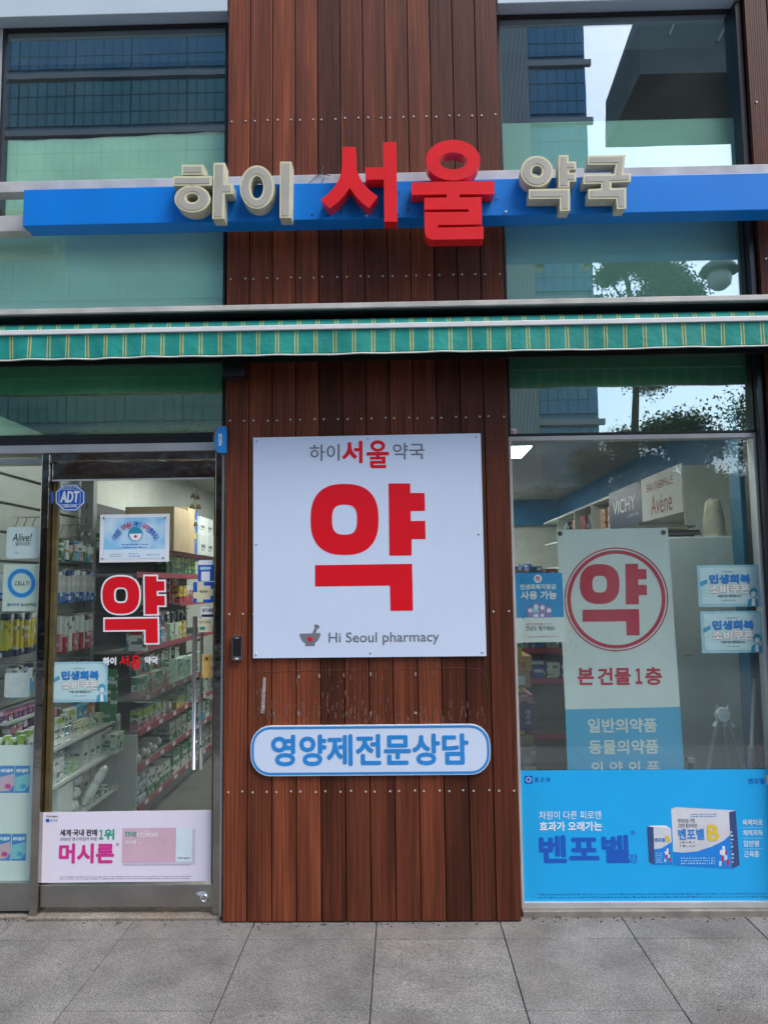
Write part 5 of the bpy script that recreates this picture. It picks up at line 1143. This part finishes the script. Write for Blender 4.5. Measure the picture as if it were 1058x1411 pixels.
# ---- behind the right window
INOX = mat('fridge_steel', (0.74, 0.79, 0.75), 0.5, 0.05, 0.16, 1.2)
t = thing('steel_cabinet', 'tall grey brushed steel cabinet back close behind the right window', 'cabinet', (1.72, 0.9, 0.006))
CX0, CZ1 = at(868, 740, 0.55)[0], at(975, 739, 0.55)[1]
boxp('body', t, CX0, 0.55, 0.04, 2.03, 1.10, CZ1, INOX, 0.008); boxp('base', t, CX0 + 0.02, 0.58, 0.006, 2.01, 1.08, 0.04, BLACK)
X, Z = at(947, 903, 0.549); boxp('label_plate', t, X - 0.02, 0.5475, Z - 0.006, X + 0.02, 0.5495, Z + 0.006, ALU)
for k, (a, c_, z, dx, m) in enumerate(((CX0 + 0.03, 0.60, 0.0, 0.36, PBLACK), (CX0 + 0.0, 0.58, 0.014, 0.42, PGREY), (CX0 - 0.04, 0.57, 0.028, 0.45, BLACK), (CX0 - 0.06, 0.56, 0.043, 0.40, CARD), (CX0 + 0.01, 0.585, 0.057, 0.38, PGREY))):
    o = obj('flat_tray', MB().box(a, c_, CZ1 + z + 0.001, a + dx, c_ + 0.3, CZ1 + z + 0.0125, m), None, 0.002, (a, c_, CZ1 + z + 0.001)); tag(o, ('lowest black tray', 'grey tray above the lowest', 'middle black tray', 'pale cardboard sheet second from the top', 'topmost grey tray')[k] + ' in the pile on the steel cabinet', 'tray', 'trays on the steel cabinet')
t = thing('humidifier', 'tall cream tapered humidifier standing on the steel cabinet', 'humidifier', (*at(984, 739, 0.62)[:1], 0.66, CZ1)); X = at(984, 739, 0.66)[0]; b = MB()
pr = [(0.060, 0.001), (0.064, 0.02), (0.060, 0.10), (0.050, 0.17), (0.042, 0.21), (0.034, 0.222)]
b.lathe(pr, (X, 0.66, CZ1), mat('humidifier_plastic', (0.46, 0.44, 0.33), 0.4), 20); obj('body', b, t)
obj('nozzle', MB().lathe([(0.016, 0.221), (0.014, 0.232), (0.006, 0.233)], (X - 0.01, 0.66, CZ1), PGY, 12), t); obj('button', MB().lathe([(0.004, 0), (0.004, -0.004)], (X + 0.01, 0.612, CZ1 + 0.15), BLACK, 8, 'Y'), t)
t = thing('blue_pillar', 'narrow blue painted pillar at the right end of the right window', 'pillar', (2.05, 0.42, 0.006)); 
bx0 = at(1024, 760, 0.36)[0]; boxp('shaft', t, bx0, 0.36, 0.006, 2.25, 0.5, RZ - 0.002, mat('pillar_blue', (0.012, 0.15, 0.27), 0.5, 0, 0.05), 0.004); boxp('base_trim', t, bx0 - 0.008, 0.352, 0.006, 2.26, 0.51, 0.10, GREYS)
# folded stand
SY = 0.30; HX, HZ = at(995, 985, SY)
t = thing('folding_stand', 'white hubbed metal tripod stand in front of the steel cabinet', 'stand', (HX, SY, 0.006))
obj('hub', MB().lathe([(0.034, -0.018), (0.04, -0.012), (0.04, 0.012), (0.034, 0.018)], (HX, SY, HZ), PWHITE, 24, 'Y'), t)
obj('hub_badge', MB().lathe([(0.022, 0), (0.02, -0.003)], (HX, SY - 0.0185, HZ), VPALE, 20, 'Y'), t)
for dx in (-0.03, 0.035): obj('knob', MB().tube([(HX + dx * 0.7, SY, HZ + 0.03), (HX + dx, SY, HZ + 0.05)], 0.007, PWHITE, 10), t)
for dx, dy, lx in ((-0.028, 0, -0.26), (0.004, 0.06, 0.10), (0.032, 0, 0.27)):
    obj('leg', MB().tube([(HX + dx, SY + dy * 0.1, HZ - 0.03), (HX + lx, SY + dy, 0.008)], 0.010, PWHITE, 10), t); obj('leg_socket', MB().tube([(HX + dx * 0.9, SY, HZ - 0.025), (HX + dx + lx * 0.08, SY + dy * 0.1, HZ - 0.06)], 0.010, PWHITE, 10), t)
t = thing('leaning_pole', 'white telescopic pole leaning beside the blue pillar', 'pole', (*at(1033, 1060, 0.28)[:1], 0.28, 0.006)); a, c_ = at(1039, 935, 0.34), at(1034, 1060, 0.31)
dxn = (c_[0] - a[0]) / (a[1] - c_[1]); zb0 = 0.01
P0 = (c_[0] + dxn * (c_[1] - zb0), 0.30, zb0); obj('outer_tube', MB().tube([P0, (at(1035, 1028, .31)[0], 0.31, at(1035, 1028, .31)[1])], 0.016, PWHITE, 12), t); obj('inner_tube', MB().tube([(at(1035, 1028, .31)[0], 0.31, at(1035, 1028, .31)[1]), (a[0], 0.34, a[1])], 0.010, ALU, 12), t)
t = thing('black_clamp', 'small black clamp standing just behind the blue advertisement', 'clamp', (*at(950, 1058, 0.25)[:1], 0.25, 0.006)); X, Z = at(950, 1050, 0.25)
obj('post', MB().box(X - 0.012, 0.24, 0.006, X + 0.012, 0.26, Z - 0.004, DARK), t, 0.003); obj('jaw', MB().box(X - 0.016, 0.232, Z - 0.004, X + 0.02, 0.268, Z + 0.022, GREYS), t, 0.004)
# right wall shelving with lit headers
t = thing('wall_shelf_unit', 'white wall shelving with brand headers along the right wall', 'shelf', (2.2, 3.2, 0.006)); SX = 1.985; UY0, UY1 = 1.28, 6.3
for z in (0.3, 0.7, 1.1, 1.5, 1.82, 2.13, 2.42): boxp('shelf_board', t, SX + 0.002, UY0, z - 0.02, 2.32, UY1, z, WHITE)
for y in (UY0 - 0.02, 2.26, 3.0, 3.75, 4.5, 5.4): boxp('divider', t, SX + 0.001, y, 0.006, 2.32, y + 0.018, 2.40, WHITE)
boxp('back_panel', t, 2.3205, UY0, 0.006, 2.329, UY1, 2.41, WHITE)
def header(y0, y1, z0, z1, m): return boxp('header_panel', t, SX - 0.014, y0, z0, SX, y1, z1, m)
h = header(UY0 - 0.02, 2.12, 2.10, 2.43, PAPER); AVR = mat('avene_print', (0.45, 0.10, 0.06), 0.6)
def side_text(h, body, y0, y1, z0, z1, m, bold=0.0): return obj('lettering', text_mb(MB(), body, (SX - 0.0155, y1, z0), (0, y0 - y1, 0), (0, 0, z1 - z0), m, bold), h)
side_text(h, 'EAU THERMALE', 1.42, 1.98, 2.315, 2.372, AVR); side_text(h, 'Avène', 1.45, 1.90, 2.13, 2.275, AVR)
h = header(2.13, 3.05, 2.10, 2.43, PNP); side_text(h, 'VICHY', 2.28, 2.92, 2.22, 2.34, PWHITE, 0.0); side_text(h, 'LABORATOIRES', 2.2, 2.5, 2.165, 2.19, PALEB)
for y in (3.1, 3.4, 3.85, 4.2, 4.6, 5.0): 
    for z, q in ((2.13, 0.2), (1.82, 0.22)): product('wall_box', 'red and orange box on the upper right wall shelves' if z > 2 else 'red and orange box one shelf lower on the right wall', 'box', 'boxes on the right wall shelves' if z > 2 else 'boxes lower on the right wall shelves', SX + 0.16, y, z, 0.12, 0.2, q, (PR, PO, PN)[int(y * 10) % 3], PW, 1)
# shelving behind the subsidy notice
t = thing('gondola_shelf', 'dark shelving with crimson rails behind the subsidy notice', 'shelf', (1.3, 2.6, 0.006))
for z in (0.42, 0.86, 1.10, 1.34, 1.62): boxp('shelf_board', t, 0.75, 2.4, z - 0.02, 1.50, 2.8, z, GREYS); boxp('price_rail', t, 0.75, 2.393, z - 0.034, 1.50, 2.399, z + 0.012, REDL)
boxp('back_panel', t, 0.75, 2.801, 0.006, 1.50, 2.82, 1.75, GREYS); boxp('side_panel', t, 1.501, 2.4, 0.006, 1.52, 2.82, 1.75, mat('olive_panel', (0.22, 0.25, 0.16), 0.6)); boxp('side_panel', t, 0.73, 2.4, 0.006, 0.749, 2.82, 1.75, GREYS)
for i in range(6):
    for z, m1, m2 in ((0.86, PB, PW), (1.10, PB, PGY), (1.34, PN, PW), (1.62, PB, PR)): product('stock_box', (CN(m1 if i % 2 else m2) + ' stock box on the ' + {0.86: 'lowest', 1.10: 'second', 1.34: 'third', 1.62: 'top'}[z] + ' shelf behind the subsidy notice'), 'box', 'stock boxes behind the subsidy notice', 0.87 + i * 0.12, 2.42, z, 0.105, 0.2, 0.15 - 0.02 * (i % 3), m1 if i % 2 else m2, m2 if i % 2 else m1, 1)
# stacked cartons right behind the glass, lower left of the right window
def carton_px(name, label, x0, y0, x1, y1, Y, m, txt=None, tm=None, vertical=False, dep=0.3):
    X0, Z0, X1, Z1 = rect(x0, y0, x1, y1, Y)
    t = thing(name, label, 'carton', ((X0 + X1) / 2, Y, Z0), 'cartons stacked behind the right window'); obj('carton', MB().box(X0, Y, Z0, X1, Y + dep, Z1, m), t, 0.003)
    if txt:
        w_, h_ = X1 - X0, Z1 - Z0
        if vertical: obj('lettering', text_mb(MB(), txt, (X0 + w_ * .55, Y - .001, Z1 - h_ * .22), (0, 0, -h_ * .55), (w_ * .22, 0, 0), tm, 0.02), t)
        elif txt == '#': obj('label', MB().flat([rc(X0 + w_ * .15, Z0 + h_ * .2, X0 + w_ * .7, Z0 + h_ * .75)], Y - .001, PAPER), t)
        else: obj('lettering', text_mb(MB(), txt, (X0 + w_ * .3, Y - .001, Z0 + h_ * .3), (w_ * .4, 0, 0), (0, 0, h_ * .3), tm, 0.02), t)
CY = 0.62
ys = [(895, 904, 'yellow carton above the orange one behind the right window', PY, 719, None), (904, 925.5, 'orange carton with red print near the top of the stack behind the right window', OR_C, 732.5, '두품'), (926, 948, 'tan carton with white label in the stack behind the right window', CARD2, 731, '#'), (948.5, 957, 'small yellow carton under the tan labelled one', PY, 720, None),
      (957.5, 969, 'pink and tan carton on top of the navy one', PPK, 734, None), (969.5, 1006.5, 'navy carton with sideways white words behind the right window', mat('slate_navy', (0.05, 0.09, 0.17), 0.5), 739, '천녹정'), (1007, 1013.5, 'yellow carton under the navy one', PY, 723, None), (1014, 1028, 'tan carton low in the stack behind the right window', CARD2, 735, None)]
for a, b_, lab, m, x1, tx in ys: carton_px('stacked_carton', lab, 705, a, x1, b_, CY, m, tx, PWHITE if tx == '천녹정' else PR, tx == '천녹정')
X0, Z0, X1, Z1 = rect(704, 1028.5, 757, 1120, CY)
carton_px('grey_crate', 'broad grey crate at the bottom of the stack behind the right window', 704, 1028.5, 740, 1200, CY, PGY)
z_top = at(712, 895, CY)[1]
carton_px('white_carton', 'white carton topmost in the stack under the subsidy notice', 704, 882, 720, 894.6, CY, PW)
# back of the shop
t = thing('back_cabinet', 'low blue and white cabinet at the back of the shop', 'cabinet', (1.6, 6.5, 0.006))
boxp('body', t, 0.9, 6.3, 0.006, 1.95, 6.85, 1.62, BLUEW); boxp('top', t, 0.88, 6.28, 1.621, 1.97, 6.87, 1.66, WHITE)
for i in range(5): product('back_box', 'dark box on top of the back cabinet', 'box', 'boxes on the back cabinet', 1.1 + i * 0.18, 6.35, 1.66, 0.14, 0.2, 0.22 - 0.03 * (i % 2), (PN, PB, PR)[i % 3], PW, 1)

# ================================================================== ACROSS THE STREET (mirrored in the glass)
def mir(px, py, Ym): return at(px, py, Ym)             # where a mirrored thing stands: Y = 2*GY - Ym
YM = 40.0; TY = 2 * GY - YM
TX1 = mir(812, 200, YM)[0]; TX0 = -30.0
TWALL = mat('tower_concrete', (0.10, 0.20, 0.30), 0.6, 0, 0.1, 0.3); TGL = mat('tower_glass', (0.045, 0.21, 0.36), 0.2, 0.0, 0.25, 0.15, spec=0.7); TLED = mat('tower_ledge', (0.30, 0.31, 0.31), 0.6)
TMUL = mat('tower_mullion', (0.07, 0.16, 0.22), 0.5); TGL2 = mat('tower_grey_glass', (0.10, 0.27, 0.30), 0.4, 0.0, 0.3, 0.2)
t = thing('office_tower', 'tall blue glass office tower mirrored in the upper windows', 'building', ((TX0 + TX1) / 2, TY, -0.16))
boxp('core', t, TX0, TY - 14, -0.16, TX1, TY - 0.4, 62, TWALL)
FH = 3.7; wme = {}
for f in range(16):
    z = 0.2 + f * FH
    boxp('floor_ledge', t, TX0, TY - 0.399, z + FH - 0.6, TX1 + 0.32, TY - 0.12, z + FH - 0.25, TLED)
    nb = 12 if f <= 11 else 0
    for i in range(nb):
        wdt = (TX1 - TX0) / 12; x = TX0 + i * wdt
        if 'w' not in wme:
            wme['w'] = MB().box(0.06, 0, 0, wdt - 0.06, 0.12, FH - 0.9, TGL).mesh('window'); mm_ = MB()
            for k in range(1, 6): mm_.box(wdt * k / 6 - 0.03, 0.121, 0, wdt * k / 6 + 0.03, 0.17, FH - 0.9, TMUL)
            for h_ in (0.8, 1.9): mm_.box(0.06, 0.121, h_, wdt - 0.06, 0.16, h_ + 0.05, TMUL)
            wme['m'] = mm_.mesh('mullions')
        for nm, par in (('window', t),):
            if 'g' not in wme: wme['g'] = wme['w'].copy(); wme['g'].materials[0] = TGL2
            o = bpy.data.objects.new('window', wme['g' if i < 9 and f <= 8 else 'w']); o.parent = t; o.location = (x - t.location.x, -0.399, z + 0.1 + 0.16); COL.objects.link(o)
            o2 = bpy.data.objects.new('mullion', wme['m']); o2.parent = o; COL.objects.link(o2)
lv = MB()
LV0, LV1 = mir(688, 100, YM)[0], mir(728, 100, YM)[0]
for i in range(22): lv.box(LV0 + i * (LV1 - LV0) / 22, TY - 0.11, 1, LV0 + i * (LV1 - LV0) / 22 + 0.045, TY + 0.1, 62, mat('pale_louvre', (0.42, 0.44, 0.44), 0.6))
obj('louvre_screen', lv, t)
# dark overhanging roof of the building to the right
YC = 16.0; CYc = 2 * GY - YC; DKM = mat('dark_soffit', (0.10, 0.115, 0.11), 0.6, 0, 0.3, 0.6)
t = thing('roof_canopy', 'dark steel canopy roof mirrored in the upper right window', 'canopy', (4.5, CYc, 0))
pl = [mir(x, y, YC) for x, y in ((890, -20), (834, 140), (834, 203), (1120, 196), (1120, -20))]
obj('roof_slab', MB().prism([pl], CYc + 3, CYc, DKM, DKM), t)
for a, b_ in (((868, 158), (915, 40)), ((925, 165), (1000, 25))):
    p, q = mir(*a, YC), mir(*b_, YC); obj('rib', MB().tube([(p[0], CYc + 3.02, p[1]), (q[0], CYc + 3.02, q[1])], 0.03, TLED, 6), t)
for x in (pl[3][0] - 0.6,): obj('column', MB().tube([(x, CYc + 1, -0.16), (x, CYc + 1, pl[3][1])], 0.22, DKM, 12), t)
# street lamp
YL = 9.0; LY = 2 * GY - YL; lx, lz = mir(990, 372, YL); k = (YL + 3.9) / CAMF
t = thing('street_lamp', 'hat shaded street lamp mirrored in the right window above the awning', 'street lamp', (lx + 0.55, LY, -0.01))
obj('shade', MB().lathe([(0.03, 14 * k), (12 * k, 13 * k), (22 * k, 6 * k), (27 * k, -2 * k), (26 * k, -4 * k), (4 * k, -3 * k)], (lx, LY, lz), DKM, 24), t)
obj('globe', MB().lathe([(14 * k, -4 * k), (17 * k, -12 * k), (15 * k, -22 * k), (8 * k, -28 * k), (0.01, -29 * k)], (lx, LY, lz), mat('lamp_globe', (0.38, 0.38, 0.37), 0.3), 20), t)
obj('pole', MB().tube([(lx + 0.55, LY, -0.01), (lx + 0.55, LY, lz + 0.3), (lx + 0.4, LY, lz + 0.45), (lx + 0.1, LY, lz + 0.4), (lx, LY, lz + 14 * k)], 0.05, DKM, 10), t)
# trees
LEAF = mat('leaf', (0.06, 0.095, 0.028), 0.6, 0, 0.4, 1.2); LEAF2 = mat('autumn_leaf', (0.16, 0.07, 0.03), 0.6, 0, 0.4, 1.2); BARK = mat('bark', (0.06, 0.045, 0.035), 0.9, 0, 0.3, 6)
def tree(label, x, y, z0, z1, rx, seed, n=7000, lean=0.0, leaf=LEAF):
    R = random.Random(seed); t = thing('street_tree', label, 'tree', (x, y, -0.16), 'trees across the pavement')
    tr = MB(); tr.tube([(x + lean * (i / 6), y, -0.16 + (z0 + (z1 - z0) * .6 + .16) * i / 6) for i in range(7)], 0.16, BARK, 10, 0.05)
    clumps = []
    for i in range(26):
        h = R.random(); a = R.uniform(0, 6.28); rr_ = rx * math.sqrt(R.random()) * (0.45 + 0.75 * math.sin(math.pi * min(0.95, max(0.08, h))))
        c_ = Vector((x + lean + rr_ * math.cos(a), y + rr_ * math.sin(a), z0 + (z1 - z0) * h)); clumps.append((c_, R.uniform(0.22, 0.42) * rx))
        s0 = Vector((x + lean * .8, y, z0 + (z1 - z0) * h * 0.55)); tr.tube([tuple(s0), tuple(s0.lerp(c_, .55) + Vector((0, 0, .1))), tuple(c_)], 0.045, BARK, 5, 0.012)
    obj('trunk', tr, t); g = np.random.default_rng(seed); per = n * 3 // len(clumps); cs = []
    for c_, r_ in clumps: cs.append(np.array(c_) + g.normal(size=(per, 3)) * np.array([1, 1, 0.7]) * r_ * 0.52)
    cs = np.concatenate(cs); leaf_object('crown', t, cs, g.uniform(0.025, 0.06, len(cs)), leaf, seed + 100)
YT = 14.0; TYp = 2 * GY - YT
def mt(px, py): return mir(px, py, YT)
tree('slender leaning tree mirrored in the right window above the awning', mt(852, 600)[0], TYp, mt(880, 525)[1], mt(880, 356)[1], 1.15, 3, 15000, 0.6)
for k, (px, top, rx_, lf) in enumerate(((905, 588, 1.1, LEAF), (985, 600, 1.2, LEAF2), (1060, 560, 1.3, LEAF), (850, 625, 0.9, LEAF))):
    x_, zt_ = mt(px, top); tree(('bushy tree mirrored in the middle of the right shop window', 'reddish bushy tree mirrored toward the right of the shop window', 'bushy tree mirrored at the right edge of the shop window', 'low bushy tree mirrored at the left of the right shop window')[k], x_, TYp - 0.8 * (k % 2), 0.9, zt_, rx_ * 1.25, 11 + k, 16000, 0.0, lf)
for k, (x_, zt_) in enumerate(((-7.6, 5.4), (-5.0, 5.2))):
    tree(('reddish tree mirrored in the polished door header', 'second reddish tree mirrored nearer the middle of the door header')[k], x_, TYp - 1.0, 1.2, zt_, 1.7, 21 + k, 12000, 0.0, LEAF2)

hg = thing('clipped_hedge', 'long dense hedge mirrored dark along the shop window', 'hedge', (5.0, -16.6, -0.16)); g = np.random.default_rng(77); hx = g.uniform(-12, 15, 60000)
leaf_object('foliage', hg, np.stack([hx, -16.2 + g.normal(size=60000) * 0.35, g.uniform(-0.1, 4.3, 60000) + 0.35 * np.sin(hx * 1.3) + 0.2 * np.sin(hx * 3.7)], 1), g.uniform(0.06, 0.11, 60000), LEAF, 78)
obj('twig_core', MB().box(-12, -17.3, -0.16, 15, -16.4, 4.1, BARK), hg, 0.15)

# grit along the wall foot and old gum spots on the paving
gr_ = MB(); R = random.Random(9)
for _ in range(260):
    x = R.uniform(-2.2, 2.1); y = (-abs(R.gauss(0, 0.03)) - 0.004) if WL - .02 < x < WR + .02 else 0.05 - abs(R.gauss(0, 0.03)); q = R.uniform(0.0012, 0.004)
    gr_.box(x - q, y - q, 0.0005, x + q * R.uniform(.6, 1.6), y + q, q * 1.2, R.choice([GRAN2, BARK, JOINT]))
tag(obj('wall_grit', gr_, pav), kind='stuff')
gs = MB(); GUM = mat('trodden_gum', (0.11, 0.105, 0.095), 0.9, 0, 0.3, 60)
for _ in range(9):
    x, y = R.uniform(-2.3, 2.2), R.uniform(-1.1, -0.05); q = R.uniform(0.006, 0.016)
    gs.poly([[(q * (1 + R.uniform(-.25, .25)) * math.cos(i * .63), q * (1 + R.uniform(-.25, .25)) * math.sin(i * .63)) for i in range(10)]], (x, y, 0.0019), (1, 0, 0), (0, 1, 0), GUM)
tag(obj('gum_spots', gs, pav), kind='stuff')
